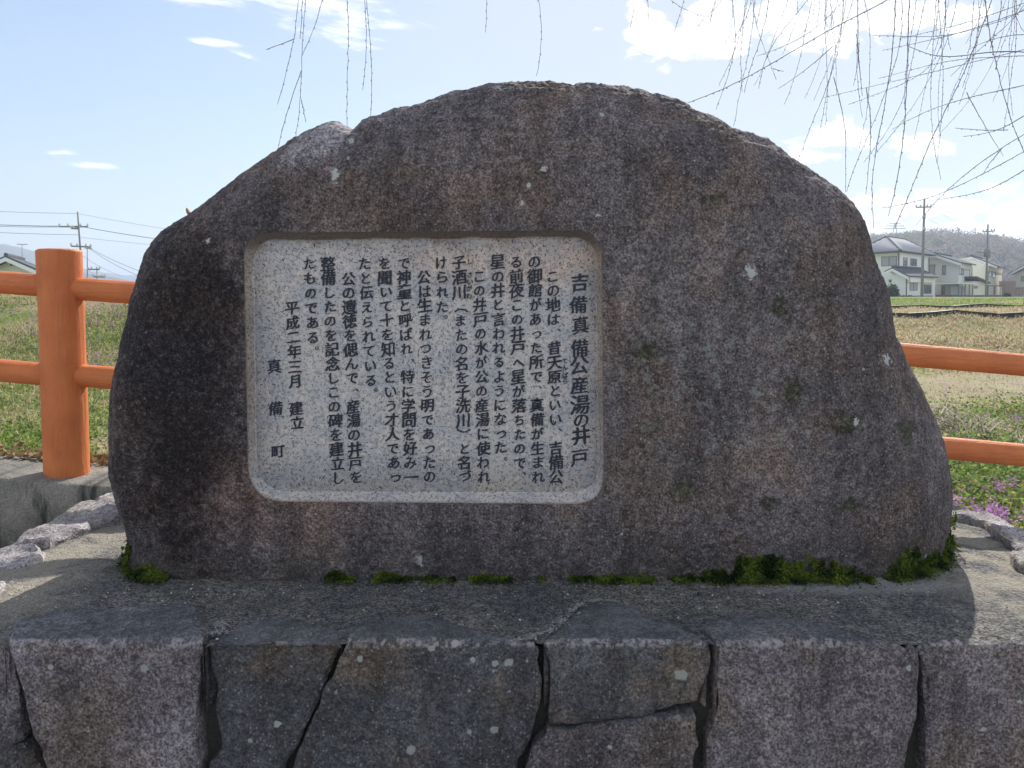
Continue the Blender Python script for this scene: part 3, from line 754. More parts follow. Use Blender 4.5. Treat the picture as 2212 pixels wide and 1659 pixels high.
# granite panel: sloping margin and floor
def mat_granite():
    m, g, b = new_mat('pale_granite'); p = g.pos(); p3 = g.xyz(p); x, y, z = p3
    n1 = g.noise(p, 5, 4, .6); n2 = g.noise(p, 120, 4, .65); nz = g.noise(p, 14, 4, .6)
    c = g.mix(g.step(g.noise(p, 9, 4), .4, .6), (.41, .41, .425, 1), (.50, .475, .455, 1))
    pk = g.step(g.noise(g.vm('ADD', p, (4, 4, 4)), 70, 3), .55, .63)
    c = g.mix(g.m('MULTIPLY', pk, .45), c, (.74, .62, .54, 1))
    bl = g.step(g.noise(g.vm('ADD', p, (1, 7, 2)), 165, 3, .6), .42, .37)
    c = g.mix(g.m('MULTIPLY', bl, .88), c, (.03, .032, .04, 1))
    gy = g.step(g.noise(g.vm('ADD', p, (8, 2, 2)), 90, 3, .6), .48, .40)
    c = g.mix(g.m('MULTIPLY', gy, .5), c, (.14, .14, .15, 1))
    st1 = wblob(g, p3, 1150, 560, 330, 50, YF, k=1.2, nz=nz, soft=.7)
    c = g.mix(g.m('MULTIPLY', st1, .45), c, g.mix(1., c, (1., .76, .58, 1), 'MULTIPLY'))
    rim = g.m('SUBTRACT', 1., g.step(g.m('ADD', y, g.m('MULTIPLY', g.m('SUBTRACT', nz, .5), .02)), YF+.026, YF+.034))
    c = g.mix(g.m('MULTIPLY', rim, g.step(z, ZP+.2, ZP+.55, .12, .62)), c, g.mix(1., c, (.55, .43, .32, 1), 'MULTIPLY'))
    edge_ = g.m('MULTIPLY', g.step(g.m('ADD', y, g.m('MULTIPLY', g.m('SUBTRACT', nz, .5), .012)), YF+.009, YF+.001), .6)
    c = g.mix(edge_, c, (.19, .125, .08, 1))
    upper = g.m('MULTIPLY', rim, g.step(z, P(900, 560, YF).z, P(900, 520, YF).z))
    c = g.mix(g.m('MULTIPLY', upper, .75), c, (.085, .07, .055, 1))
    g.put(b.inputs['Base Color'], c); b.inputs['Roughness'].default_value = .7; b.inputs['Specular IOR Level'].default_value = .3
    g.put(b.inputs['Normal'], g.bump(n2, .003, .6))
    return m
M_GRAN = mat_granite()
PD = .034
rim = FV[:NL].copy(); pv = [rim+np.array([0, .0, 0])]
prof_p = [(.05, .10), (.2, .26), (.4, .48), (.6, .69), (.8, .88), (.91, 1.0), (.955, 1.10), (1, 1)]
fy = float(np.mean(rim[:, 1]))+PD
for s_, dd in prof_p:
    xz = RIN*(1-s_)+RIN2*s_
    pv.append(np.stack([xz[:, 0], rim[:, 1]*(1-dd)+fy*dd, xz[:, 1]], 1))
cc = np.array([PCX[0], fy, PCX[1]])
for s_ in (.66, .33, .0): pv.append(cc+(pv[7]-cc)*s_)
PV = np.vstack(pv); PV[:, 1] += np.where(PV[:, 1] > fy-.004, 0, .0008*vnoise(PV, 120, 5))
i = np.arange(len(pv)-1)[:, None]
PF = np.stack([i*NL+j, i*NL+q_, (i+1)*NL+q_, (i+1)*NL+j], -1).reshape(-1, 4)[:, ::-1]
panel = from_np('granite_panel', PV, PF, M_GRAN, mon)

# engraved characters, columns from right to left.  Positions: source pixel / 2.5925 steps read off enlargements
M_INK = simple('inscription_paint', (.012, .016, .032), .6, .3, 60)
GL = {}
def glyph(ch):
    if ch in GL: return GL[ch]
    cu = bpy.data.curves.new('glyph', 'FONT'); cu.body = ch; cu.size = 1.; cu.resolution_u = 3
    cu.offset = .0; cu.fill_mode = 'BOTH'; cu.extrude = .0
    o = bpy.data.objects.new('glyph', cu); COL.objects.link(o)
    bpy.context.view_layer.update()
    me = bpy.data.meshes.new_from_object(o.evaluated_get(bpy.context.evaluated_depsgraph_get()))
    COL.objects.unlink(o); bpy.data.objects.remove(o)
    bm = bmesh.new(); bm.from_mesh(me)
    bmesh.ops.subdivide_edges(bm, edges=[e for e in bm.edges if e.is_boundary and e.calc_length() > .12], cuts=3)
    bm.to_mesh(me); bm.free()
    v = np.empty(len(me.vertices)*3); me.vertices.foreach_get('co', v); v = v.reshape(-1, 3)
    lo, hi = v[:, :2].min(0), v[:, :2].max(0)
    GL[ch] = (v, [tuple(q.vertices) for q in me.polygons], lo, hi)
    return GL[ch]
seed_c = [0]
def put_char(ch, cx, cy, em, rot=0, jit=True):
    """cx, cy: place on the enlargement of the photograph; em in the same steps"""
    v, fs, lo, hi = glyph(ch); seed_c[0] += 1; sd_ = seed_c[0]
    u_ = (1650+cx/2.5925)*.5486; v_ = (860+cy/2.5925)*.5486
    c = P(u_, v_, fy); k = em/2.5925*.5486/FPX*fy*1.02
    q = v[:, :2]-(np.array([.5, .38]) if ch not in '、。' else (lo+hi)/2)
    if ch in '、。': q = q*1.0
    else:
        q3 = np.c_[q, np.full(len(q), sd_*.37)]
        q = q+.030*np.c_[vnoise(q3, 3.2, 5), vnoise(q3, 3.2, 9)]+.014*np.c_[vnoise(q3, 9, 15), vnoise(q3, 9, 19)]
        # written with a brush: strokes rise to the right
        q = np.c_[q[:, 0]*.98, q[:, 1]+.11*q[:, 0]]
        if jit:
            s_ = random.uniform(.93, 1.07); a_ = random.uniform(-.045, .045); q = q*s_; q = np.c_[q[:, 0]*math.cos(a_)-q[:, 1]*math.sin(a_), q[:, 0]*math.sin(a_)+q[:, 1]*math.cos(a_)]; q += np.array([random.uniform(-.02, .02), random.uniform(-.02, .02)])
    if rot: q = np.c_[q[:, 1], -q[:, 0]]
    VV, FS = [], []
    for cc_, (ox, oy) in enumerate(((0, 0), (.032, .0), (.012, .018), (-.026, -.008)) if ch not in '、。' else ((0, 0),)):
        qq = q+np.array([ox, oy])*(.6 if em < 80 else 1)
        qq = qq+.016*np.c_[vnoise(np.c_[q, 0*q[:, 0]+sd_*.7], 6., 40+cc_), vnoise(np.c_[q, 0*q[:, 0]+sd_*.7], 6., 50+cc_)]
        VV.append(np.stack([c.x+qq[:, 0]*k, np.full(len(q), fy-.0012+.00022*cc_), c.z+qq[:, 1]*k], 1)); FS += [tuple(i_+cc_*len(q) for i_ in f_) for f_ in fs]
    V = np.vstack(VV); fs = FS
    nb = len(V); me = bpy.data.meshes.new('character'); me.from_pydata([tuple(a) for a in V], [], fs); me.update()
    bm = bmesh.new(); bm.from_mesh(me)
    r_ = bmesh.ops.extrude_face_region(bm, geom=bm.faces[:]); bmesh.ops.translate(bm, vec=(0, .0018, 0), verts=[e for e in r_['geom'] if isinstance(e, bmesh.types.BMVert)])
    bm.to_mesh(me); bm.free()
    return link('character', me, M_INK, panel, False)
KAN = 152; KANA = 132; X1 = 1944
COLS = [
 ('吉備真備公産湯の井戸', [(1640,650),(1630,880),(1645,1090),(1640,1320),(1635,1495),(1640,1700),(1645,1905),(1655,2055),(1650,2220),(1640,2445)], 197),
 ('この地は　昔天原といい　吉備公', (1365, 590, 1402, 2638), 0),
 ('の御館があった所で　真備が生まれ', (1180, 442, 1215, 2640), 0),
 ('る前夜この井戸へ星が落ちたので　', (990, 442, 1035, 2645), 0),
 ('星の井と言われるようになった', (802, 445, 832, 2340), 0),
 ('この井戸の水が公の産湯に使われ', (615, 590, 660, 2640), 0),
 ('子酒川', (408, 450, 412, 750), 0), ('またの名を子洗川', (425, 1045, 450, 2060), 0), ('と名づ', (462, 2350, 470, 2630), 0),
 ('けられた', (225, 450, 240, 905), 0),
 ('公は生まれつきそう明であったの', (1995-X1, 600, 2050-X1, 2637), 0),
 ('で神童と呼ばれ　特に学問を好み一', (1785-X1, 455, 1860-X1, 2640), 0),
 ('を聞いて十を知るという才人であっ', (1590-X1, 460, 1690-X1, 2640), 0),
 ('たと伝えられている', (1390-X1, 462, 1452-X1, 1652), 0),
 ('公の遺徳を偲んで　産湯の井戸を', (1220-X1, 615, 1298-X1, 2645), 0),
 ('整備したのを記念しこの碑を建立し', (1012-X1, 465, 1115-X1, 2650), 0),
 ('たものである', (820-X1, 460, 862-X1, 1215), 0),
 ('平成二年三月', (645-X1, 912, 682-X1, 1662), 0), ('建立', (685-X1, 1940, 700-X1, 2088), 0),
 ('真', [(465-X1, 1510)], 160), ('備', [(478-X1, 1942)], 160), ('町', [(500-X1, 2380)], 150),
]
def is_kana(ch): return '\u3040' <= ch <= '\u30ff'
for txt, pl, em in COLS:
    n = len(txt)
    for k, ch in enumerate(txt):
        if ch == '　': continue
        if isinstance(pl, list): x_, y_ = pl[k]
        else:
            t = k/max(1, n-1); x_ = pl[0]*(1-t)+pl[2]*t; y_ = pl[1]*(1-t)+pl[3]*t
        e = em or (KANA if is_kana(ch) else KAN)
        if em and is_kana(ch): e = em*.85
        if ch in 'っ': x_ += 12; y_ -= 5
        put_char(ch, x_, y_, e)
for (x_, y_) in ((1432, 1140), (1238, 1722), (1075, 2605), (1440, 2155), (1880-X1, 1450), (1312-X1, 1752)): put_char('、', x_, y_, 120)
for (x_, y_) in ((275, 1005), (885, 2455), (1505-X1, 1750), (900-X1, 1325)): put_char('。', x_, y_, 120)
put_char('（', 425, 895, 140, 1, False); put_char('）', 460, 2212, 140, 1, False)
for ch, x_, y_ in (('し', 518, 440), ('さ', 515, 575), ('い', 520, 645), ('が', 512, 715), ('わ', 512, 790), ('て', 1490, 1455), ('ん', 1490, 1520), ('ば', 1492, 1600), ('ら', 1492, 1660)):
    put_char(ch, x_, y_, 62)

M_LIME = simple('lime_crust', (.30, .30, .30), .9, .35, 60)
# ------------------------------------------------------------------ scattered small foliage (numpy)
def leafy_mat(name, c1, c2, scale=30., transl=.45, c3=None, rough=.7):
    m, g, b = new_mat(name); p = g.pos()
    n = g.noise(p, scale, 2, .6); c = g.mix(g.step(n, .35, .65), rgb(c1), rgb(c2))
    if c3: c = g.mix(g.step(g.noise(g.vm('ADD', p, (3, 1, 7)), scale*.6, 3), .56, .62), c, rgb(c3))
    g.put(b.inputs['Base Color'], c); b.inputs['Roughness'].default_value = rough; b.inputs['Specular IOR Level'].default_value = .2
    tr = g.N.new('ShaderNodeBsdfTranslucent'); g.put(tr.inputs['Color'], c)
    mx = g.N.new('ShaderNodeMixShader'); mx.inputs[0].default_value = transl
    out = m.node_tree.nodes['Material Output']
    g.L.new(b.outputs[0], mx.inputs[1]); g.L.new(tr.outputs[0], mx.inputs[2]); g.L.new(mx.outputs[0], out.inputs[0])
    return m
def blades(name, base, h, wd, lean, mat, label=None, parent=None, up=None, kind='stuff'):
    """one curved two-triangle blade per base point"""
    n = len(base); th = rng.uniform(0, 2*math.pi, n)
    h = h*rng.uniform(.5, 1.25, n); sx, sy = np.cos(th), np.sin(th)
    side = np.stack([-sy, sx, 0*th], 1)*(wd*rng.uniform(.6, 1.3, n))[:, None]
    ln = lean*rng.uniform(.2, 1.3, n)
    upv = np.array([0, 0, 1.]) if up is None else up
    d = np.stack([sx, sy, 0*th], 1)*ln[:, None]
    mid = base+upv*(h*.55)[:, None]+d*(h*.35)[:, None]; tip = base+upv*h[:, None]*(1-.35*ln[:, None])+d*h[:, None]
    V = np.stack([base-side*.5, base+side*.5, mid+side*.4, mid-side*.4, tip], 1).reshape(-1, 3)
    k = np.arange(n)[:, None]*5
    F = np.vstack([k+np.array([0, 1, 2]), k+np.array([0, 2, 3]), k+np.array([3, 2, 4])])
    o = from_np(name, V, F, mat, parent, False)
    return tag(o, label, kind=kind)
def leaves(name, cen, size, mat, label=None, parent=None, flat=.5, kind='stuff'):
    n = len(cen); a = rng.normal(size=(n, 3)); a[:, 2] *= flat; a /= np.linalg.norm(a, axis=1)[:, None]
    r_ = rng.normal(size=(n, 3)); b_ = np.cross(a, r_); b_ /= np.linalg.norm(b_, axis=1)[:, None]
    s = (size*rng.uniform(.6, 1.4, n))[:, None]
    V = np.stack([cen-a*s*.5, cen+b_*s*.32, cen+a*s*.5, cen-b_*s*.32], 1).reshape(-1, 3)
    V[2::4, 2] += 0
    k = np.arange(n)[:, None]*4; F = np.hstack([k, k+1, k+2, k+3])
    o = from_np(name, V, F, mat, parent, False)
    return tag(o, label, kind=kind) if label or kind else o
M_GR = leafy_mat('grass_green', (.15, .22, .05), (.3, .36, .10), 9, .55)
M_ST = leafy_mat('grass_straw', (.36, .29, .17), (.58, .50, .33), 25, .45)
M_WEED = leafy_mat('weed_leaf', (.08, .15, .04), (.2, .29, .075), 22, .55, (.33, .34, .10))
M_PUR = leafy_mat('purple_petal', (.38, .16, .42), (.55, .3, .6), 60, .4)
M_DRY = leafy_mat('dry_leaf', (.16, .09, .05), (.34, .23, .13), 30, .25)
def scatter(n, x0, x1, y0, y1, dens=None):
    x = rng.uniform(x0, x1, int(n)); t = rng.uniform(0, 1, int(n)); y = y0*(y1/y0)**t          # denser close by
    if dens is not None:
        keep = rng.uniform(0, 1, len(x)) < dens(x, y); x, y = x[keep], y[keep]
    return np.stack([x, y, field_z(x, y)], 1)
def patch(fr, seed, lo, hi):
    def f(x, y):
        v = fbm(np.stack([x, y, 0*x], 1), fr, 3, .5, seed); return np.clip((v-lo)/(hi-lo), 0, 1)
    return f
def wedge(base, m=.35):
    """keep what lies either side of the boulder, with a margin"""
    a = base[:, 0]/base[:, 1]; return base[(np.abs(a) < .82+m) & ((a < -.36) | (a > .36))]
gb = wedge(scatter(270000, -9, 9, 3.48, 11, lambda x, y: patch(.8, 5, -.4, .2)(x, y)*np.where((x > 1) & (y > 7.4), .15, 1.)))
blades('grass', gb, .034, .009, .8, M_GR, 'short green grass growing in the field')
sb = wedge(scatter(140000, -9, 9, 3.47, 12, patch(.9, 11, -.3, .25)))
blades('straw', sb, .07, .004, 1.4, M_ST, 'dry straw and dead grass lying in the field')
fb = scatter(70000, -26, 26, 11, 45, lambda x, y: patch(.25, 15, -.4, .3)(x, y)*np.where((x > 2) & (y > 13.4) & (y < 23.2), .22, 1.)); blades('grass', fb, .10, .022, 1., M_GR, 'green tufts further out in the field')
fb = scatter(200000, -26, 26, 11, 30, lambda x, y: patch(.2, 25, -.7, .1)(x, y)*np.where(((x > 2) & (y < 13.0)) | ((x > 2) & (y > 23.2)), .2, 1.)); blades('straw', fb, .09, .02, 1.5, M_ST, 'dry stubble further out in the field')
# broad leaved weeds, thick on the right
def wd_r(x, y): return np.clip(patch(.9, 33, -.8, -.1)(x, y), 0, 1)*(x > .8)
wb = scatter(120000, .8, 9, 3.5, 7.8, wd_r); wb = wb[wb[:, 0]/wb[:, 1] > .36]
wb = wb[(wb[:, 1] > 3.9) | (rng.uniform(0, 1, len(wb)) < .6)]
cen = wb+np.stack([rng.normal(0, .015, len(wb)), rng.normal(0, .015, len(wb)), rng.gamma(2.2, .035, len(wb))*np.clip((wb[:, 1]-3.2)*1.1, .45, 1.3)], 1)
leaves('weed_cover', cen, .027, M_WEED, 'low leafy weeds covering the bank behind the fence', flat=.35)
wl = wedge(scatter(130000, -9, 0, 3.5, 10, patch(1.0, 37, -.5, .2)))
leaves('weed_cover', wl+np.array([0, 0, .012])+rng.normal(0, .008, wl.shape), .022, M_WEED, 'flat clover like weeds on the left field', flat=.25)
def flowers(n, x0, x1, y0, y1, hz, dens, label, per=7, sz=.011, spread=.012):
    b0 = wedge(scatter(n, x0, x1, y0, y1, dens)); hgt = rng.uniform(.4, 1.1, len(b0))*hz
    tips = b0+np.array([0, 0, 1.])*hgt[:, None]
    c_ = np.repeat(tips, per, 0)+rng.normal(0, spread, (len(b0)*per, 3))
    leaves('purple_flowers', c_, sz, M_PUR, label, flat=1.)
    return b0, tips
flowers(4200, .8, 9, 3.5, 4.3, .13, patch(1.8, 43, -.15, .25), 'purple wildflowers close behind the fence on the right', 10, .018, .017)
flowers(1100, .8, 10, 4.6, 9, .16, patch(1.2, 53, -.2, .3), 'purple wildflowers dotted over the weed bank', 7, .018, .016)
flowers(6500, -10, 0, 3.9, 14, .05, patch(1.1, 47, -.1, .3), 'tiny purple wildflowers dotted over the left field', 5, .016, .015)
# dead leaves and stalks caught along the kerb, heap of dry stalks on the right
cx = rng.uniform(-3.4, 3.6, 3600); cy = 3.40+np.abs(rng.normal(0, .07, 3600))
cb = np.stack([cx, cy, np.array([curb_z(x) for x in cx])+rng.uniform(0, .035, 3600)], 1); cb = cb[(cb[:, 0] < -1.1) | (cb[:, 0] > 1.1)]
leaves('dead_leaves', cb, .03, M_DRY, 'brown dead leaves and stalks gathered along the kerb', flat=.4)
hp = P(1995, 860, 6.2); n = 900
hb = np.stack([rng.normal(hp.x, .42, n), rng.normal(6.2, .25, n), 0*np.arange(n)], 1)
hb[:, 2] = field_z(hb[:, 0], hb[:, 1])+rng.uniform(0, .16, n)*np.exp(-((hb[:, 0]-hp.x)/.5)**2)
ts = scatter(16000, 1.2, 9, 4.15, 4.8); blades('straw', ts[ts[:, 0]/ts[:, 1] > .36], .10, .006, 1.3, M_ST, 'band of pale dry grass between the flowers and the weeds on the right')
M_STK = leafy_mat('dry_stalk', (.12, .09, .07), (.3, .24, .17), 30, .1)
blades('dry_stalks', hb, .28, .007, 2.2, M_STK, 'heap of dry brown stalks behind the upper rail')

# ------------------------------------------------------------------ moss along the foot of the boulder
M_MOSS = leafy_mat('moss', (.018, .034, .009), (.125, .17, .025), 18, .25, None, .9)
foot_u = [272, 300, 330, 360, 400, 700, 740, 780, 820, 870, 1000, 1100, 1250, 1400, 1500, 1560, 1640, 1720, 1800, 1880, 1960, 2020, 2045]
foot_v = [1210, 1222, 1232, 1236, 1238, 1247, 1249, 1250, 1251, 1251, 1251, 1250, 1248, 1246, 1244, 1242, 1238, 1233, 1226, 1217, 1203, 1185, 1170]
foot_h = [36, 50, 26, 10, 3, 1, 30, 3, 24, 9, 3, 11, 6, 13, 8, 44, 58, 52, 26, 34, 60, 95, 115]
mu = np.concatenate([rng.uniform(272, 2048, 26000), rng.uniform(1530, 2048, 22000), rng.uniform(272, 400, 4200)])
mv = np.interp(mu, foot_u, foot_v); mh = np.interp(mu, foot_u, foot_h)
nn = fbm(np.stack([mu/60, 0*mu, 0*mu], 1), 1., 3, .6, 5)
mh = np.clip(mh*(.8+1.3*nn)*rng.uniform(.6, 1.12, len(mh)), 0, 200); keep = (mh > 5) ; mu, mv, mh = mu[keep], mv[keep], mh[keep]
tt = rng.uniform(0, 1, len(mu))**1.25
# face depth at each foot position: nearest vertex of the boulder surface just above the concrete
fr = FV[:nr*NL]; low_m = (fr[:, 2] > ZP-.03) & (fr[:, 2] < ZP+.22); fl = fr[low_m]
bx = np.round((fl[:, 0]+2)/.01).astype(int); bz = np.round((fl[:, 2]-ZP+.05)/.01).astype(int)
tab = np.full((420, 32), np.nan)
tab[bx, bz] = fl[:, 1]
for q in range(3):
    for ax_, sh in ((0, 1), (0, -1), (1, 1), (1, -1)):
        r_ = np.roll(tab, sh, ax_); tab = np.where(np.isnan(tab), r_, tab)
mxx = np.array([PZ(a, b_, ZP).x for a, b_ in zip(mu, mv)]); mz = ZP+tt*mh*.00138
my = tab[np.clip(np.round((mxx+2)/.01).astype(int), 0, 419), np.clip(np.round((mz-ZP+.05)/.01).astype(int), 0, 31)]
ok = ~np.isnan(my) & (fbm(np.stack([mxx, 0*mxx, mz], 1), 34, 3, .6, 9)+.45*(1-tt) > -.02); mxx, mz, my, tt = mxx[ok], mz[ok], my[ok], tt[ok]
mb_ = np.stack([mxx, my-.004-rng.gamma(1.5, .006, len(mxx))*(1-tt), mz+rng.uniform(-.004, .004, len(mxx))], 1)
leaves('moss', mb_, .0085, M_MOSS, 'green moss clumps along the foot of the boulder', flat=1.)
fm = np.stack([mxx, my-.004-rng.gamma(1.6, .010, len(mxx)), np.full(len(mxx), ZP+.004)+rng.uniform(0, .006, len(mxx))], 1)[::2]
leaves('moss', fm, .008, M_MOSS, 'dark moss creeping from the boulder onto the concrete', flat=1.)

lime = np.array([PZ(u, v, ZP+.006)[:] for u, v in ((1112, 1384), (1150, 1377), (1190, 1362), (1216, 1338), (1238, 1318), (1262, 1299), (1300, 1296), (1340, 1300))])
lp = resample(lime, 2600); tl2 = np.linspace(0, 1, 2600); w_l = .011*(.35+np.abs(vnoise(np.c_[tl2, tl2, tl2], 9., 3)))*np.exp(-((tl2-.45)/.4)**2)
lp = lp+np.c_[rng.normal(0, 1, 2600)*w_l, rng.normal(0, 1, 2600)*w_l, rng.uniform(0, .003, 2600)]
more = []
for (u, v, n_, s_) in ((468, 1352, 260, .011), (470, 1366, 220, .009), (985, 1348, 120, .007), (1000, 1350, 90, .006), (905, 1203, 0, .01)):
    q = PZ(u, v, ZP+.008); more.append(np.c_[rng.normal(q.x, s_*1.6, n_), rng.normal(q.y, s_, n_), q.z+rng.uniform(0, .004, n_)])
lc_ = np.vstack([lp]+more); lc_ = lc_[vnoise(lc_, 60, 4)+.4*rng.normal(size=len(lc_)) > .25]
leaves('lime_crust', lc_, .005, M_LIME, None, ped, flat=.25)

# small things on the pedestal
M_PEB = simple('pebble_stone', (.5, .43, .34), .7, .3, 60)
def pebble(u, v, r, label, squash=.6, mat=None):
    q = PZ(u, v, ZP); bm = bmesh.new(); bmesh.ops.create_icosphere(bm, subdivisions=3, radius=r)
    for v_ in bm.verts:
        v_.co *= 1+.12*float(vnoise(np.array([tuple(v_.co)]), 60/1., 3)[0]); v_.co.z *= squash; v_.co.x *= 1.2
        v_.co += Vector((q.x, q.y, ZP+r*squash*.8))
    me = bpy.data.meshes.new('pebble'); bm.to_mesh(me); bm.free()
    return tag(link('pebble', me, mat or M_PEB), label, 'pebble')
M_LEAF = simple('brown_leaf', (.34, .16, .07), .8, .3, 90)
for u, v, a_, lab in ((409, 459, .9, 'tiny orange brown leaf perched on the left shoulder of the boulder'), (1146, 196, -.3, 'dead brown leaf caught on top of the boulder')):
    q = P(u, v, 2.40 if u < 500 else 2.37); bm = bmesh.new()
    ring = [bm.verts.new((.013*math.cos(t)*(1-.3*math.cos(t)), .007*math.sin(t), .004*math.cos(2*t))) for t in np.linspace(0, 2*math.pi, 11)[:-1]]
    bm.faces.new(ring); bmesh.ops.transform(bm, matrix=Matrix.Translation(q) @ Matrix.Rotation(a_, 4, 'Y') @ Matrix.Rotation(.8, 4, 'X'), verts=bm.verts[:])
    bmesh.ops.solidify(bm, geom=bm.faces[:], thickness=.001)
    me = bpy.data.meshes.new('dead_leaf'); bm.to_mesh(me); bm.free(); tag(link('dead_leaf', me, M_LEAF), lab, 'leaf')
dn = 420; du = rng.uniform(0, 2212, dn); dv = 1262+rng.gamma(1.4, 30, dn); dv = np.minimum(dv, 1380)
dp = np.array([PZ(a_, b2, ZP+.004)[:] for a_, b2 in zip(du, dv)]); dp = dp[(np.abs(dp[:, 0]) < 1.6)]
leaves('grit', dp, .007, simple('grit_stone', (.42, .36, .28), .8, .6, 70), 'grit and leaf crumbs scattered on the concrete top', flat=.3)
pebble(1958, 1246, .009, 'small tan round pebble on the concrete beside the right end of the moss')
mb = MB(); pts = [PZ(2110+t*200, 1128+t*105+6*math.sin(t*5), ZP+.016) for t in np.linspace(0, 1, 14)]
mb.tube([p_+Vector((0, 0, .004*math.sin(k*1.1)+.012)) for k, p_ in enumerate(pts)], .0012, 5)
tag(mb.build('straw_stalk', M_ST), 'single pale dry straw lying over the right end stones', 'straw')

# ------------------------------------------------------------------ willow
M_TWIG = simple('willow_bark', (.15, .135, .12), .8, .3, 30)
wil = thing('willow_tree', (4.6, 4.4, 0), 'weeping willow whose thin bare twigs hang into the sky at the top right', 'tree')
mb = MB(); mb.tube([(4.6, 4.4, .3), (4.55, 4.4, 1.2), (4.65, 4.35, 2.4), (4.5, 4.2, 3.4), (4.1, 4.0, 4.4), (3.6, 3.9, 5.3)], [.26, .21, .19, .17, .13, .08], 14); mb.build('trunk', M_TWIG, wil, True)
limbs = [[(4.5, 4.2, 3.4), (3.3, 3.9, 4.6), (1.6, 3.7, 5.2), (-.4, 3.5, 5.0), (-1.3, 3.4, 4.6)], [(4.6, 4.3, 2.9), (4.0, 3.6, 3.8), (2.9, 3.1, 4.3), (1.6, 3.0, 4.2)], [(4.4, 4.1, 3.8), (3.6, 4.8, 4.9), (2.2, 4.9, 5.1)]]
for L in limbs:
    mb = MB(); pr = smoothloop(resample(L, 18), 3); mb.tube(pr, list(np.linspace(.10, .02, 18)), 8); mb.build('limb', M_TWIG, wil, True)
ntw = [0]
def twig(pts, Y, r0=.0022, r1=.0009, hang=True, buds=True):
    """pts: places on the photograph (2212 wide) at depth Y"""
    pts = [(float(a), float(b_)) for a, b_ in pts]
    if hang and pts[0][1] <= 60:
        (a0, b0), (a1, b1) = pts[0], pts[1]; k = np.clip((a0-a1)/(abs(b0-b1)+1e-6), -.8, .8)
        pts = [(a0+k*500+60, -820), (a0+k*160, -250)]+pts
    W = np.array([tuple(P(a, b_, Y)) for a, b_ in pts]); L = np.linalg.norm(np.diff(W, axis=0), axis=1).sum()
    n = max(8, int(L/.028)); C = smoothloop(resample(W, n), 22)
    C[:, 0] += .007*vnoise(np.stack([C[:, 2], 0*C[:, 2]+Y*31+pts[-1][0]*.1, 0*C[:, 2]], 1), 3., 8)
    C[:, 1] += .01*vnoise(np.stack([C[:, 2], 0*C[:, 2]+Y*9, 0*C[:, 2]], 1), 1.5, 3)
    C += .0009*rng.normal(size=C.shape)*np.array([1, 1, .3])
    rad = np.linspace(r0, r1, n)*.7*(1+.25*(rng.uniform(0, 1, n) > .5))
    mb = MB(); mb.tube(C, rad, 5)
    if buds:
        for k in range(2, n-1):
            if rng.uniform() < .75:
                sgn = 1 if k % 2 else -1; q = Vector(C[k]); e = q+Vector((sgn*.0032, 0, -.006))
                mb.tube([q, (q+e)/2+Vector((sgn*.001, 0, 0)), e], [r1*1.2, r1*1.7, r1*.4], 4)
    ntw[0] += 1
    return mb.build('twig', M_TWIG, wil, True)
def Lh(*p): return [(a*.5, b_*.5) for a, b_ in p]
def Rh(*p): return [(1106+a*.5, b_*.5) for a, b_ in p]
TW_L = [Lh((1290,0),(1283,80),(1272,170),(1250,270),(1225,350),(1212,410),(1200,450)), Lh((1272,165),(1240,180),(1190,205),(1145,213)),
 Lh((1317,0),(1308,80),(1303,200),(1303,320),(1298,440),(1288,540),(1270,600)), Lh((1302,305),(1280,360),(1250,440),(1215,550),(1205,610),(1195,652)),
 Lh((1300,430),(1305,480),(1320,527)), Lh((1392,0),(1375,50),(1355,130),(1330,200),(1303,230)), Lh((1300,0),(1297,90),(1293,165)),
 Lh((1495,0),(1503,60),(1507,180),(1510,260),(1507,350),(1503,440),(1497,600)), Lh((1572,0),(1582,100),(1588,190),(1582,280),(1575,340),(1565,388)),
 Lh((1583,0),(1592,100),(1600,200),(1605,300),(1602,430),(1594,560)), Lh((2107,0),(2103,70),(2100,138))]
for k, t in enumerate(TW_L): twig(t, 3.05, .0021, .0012)
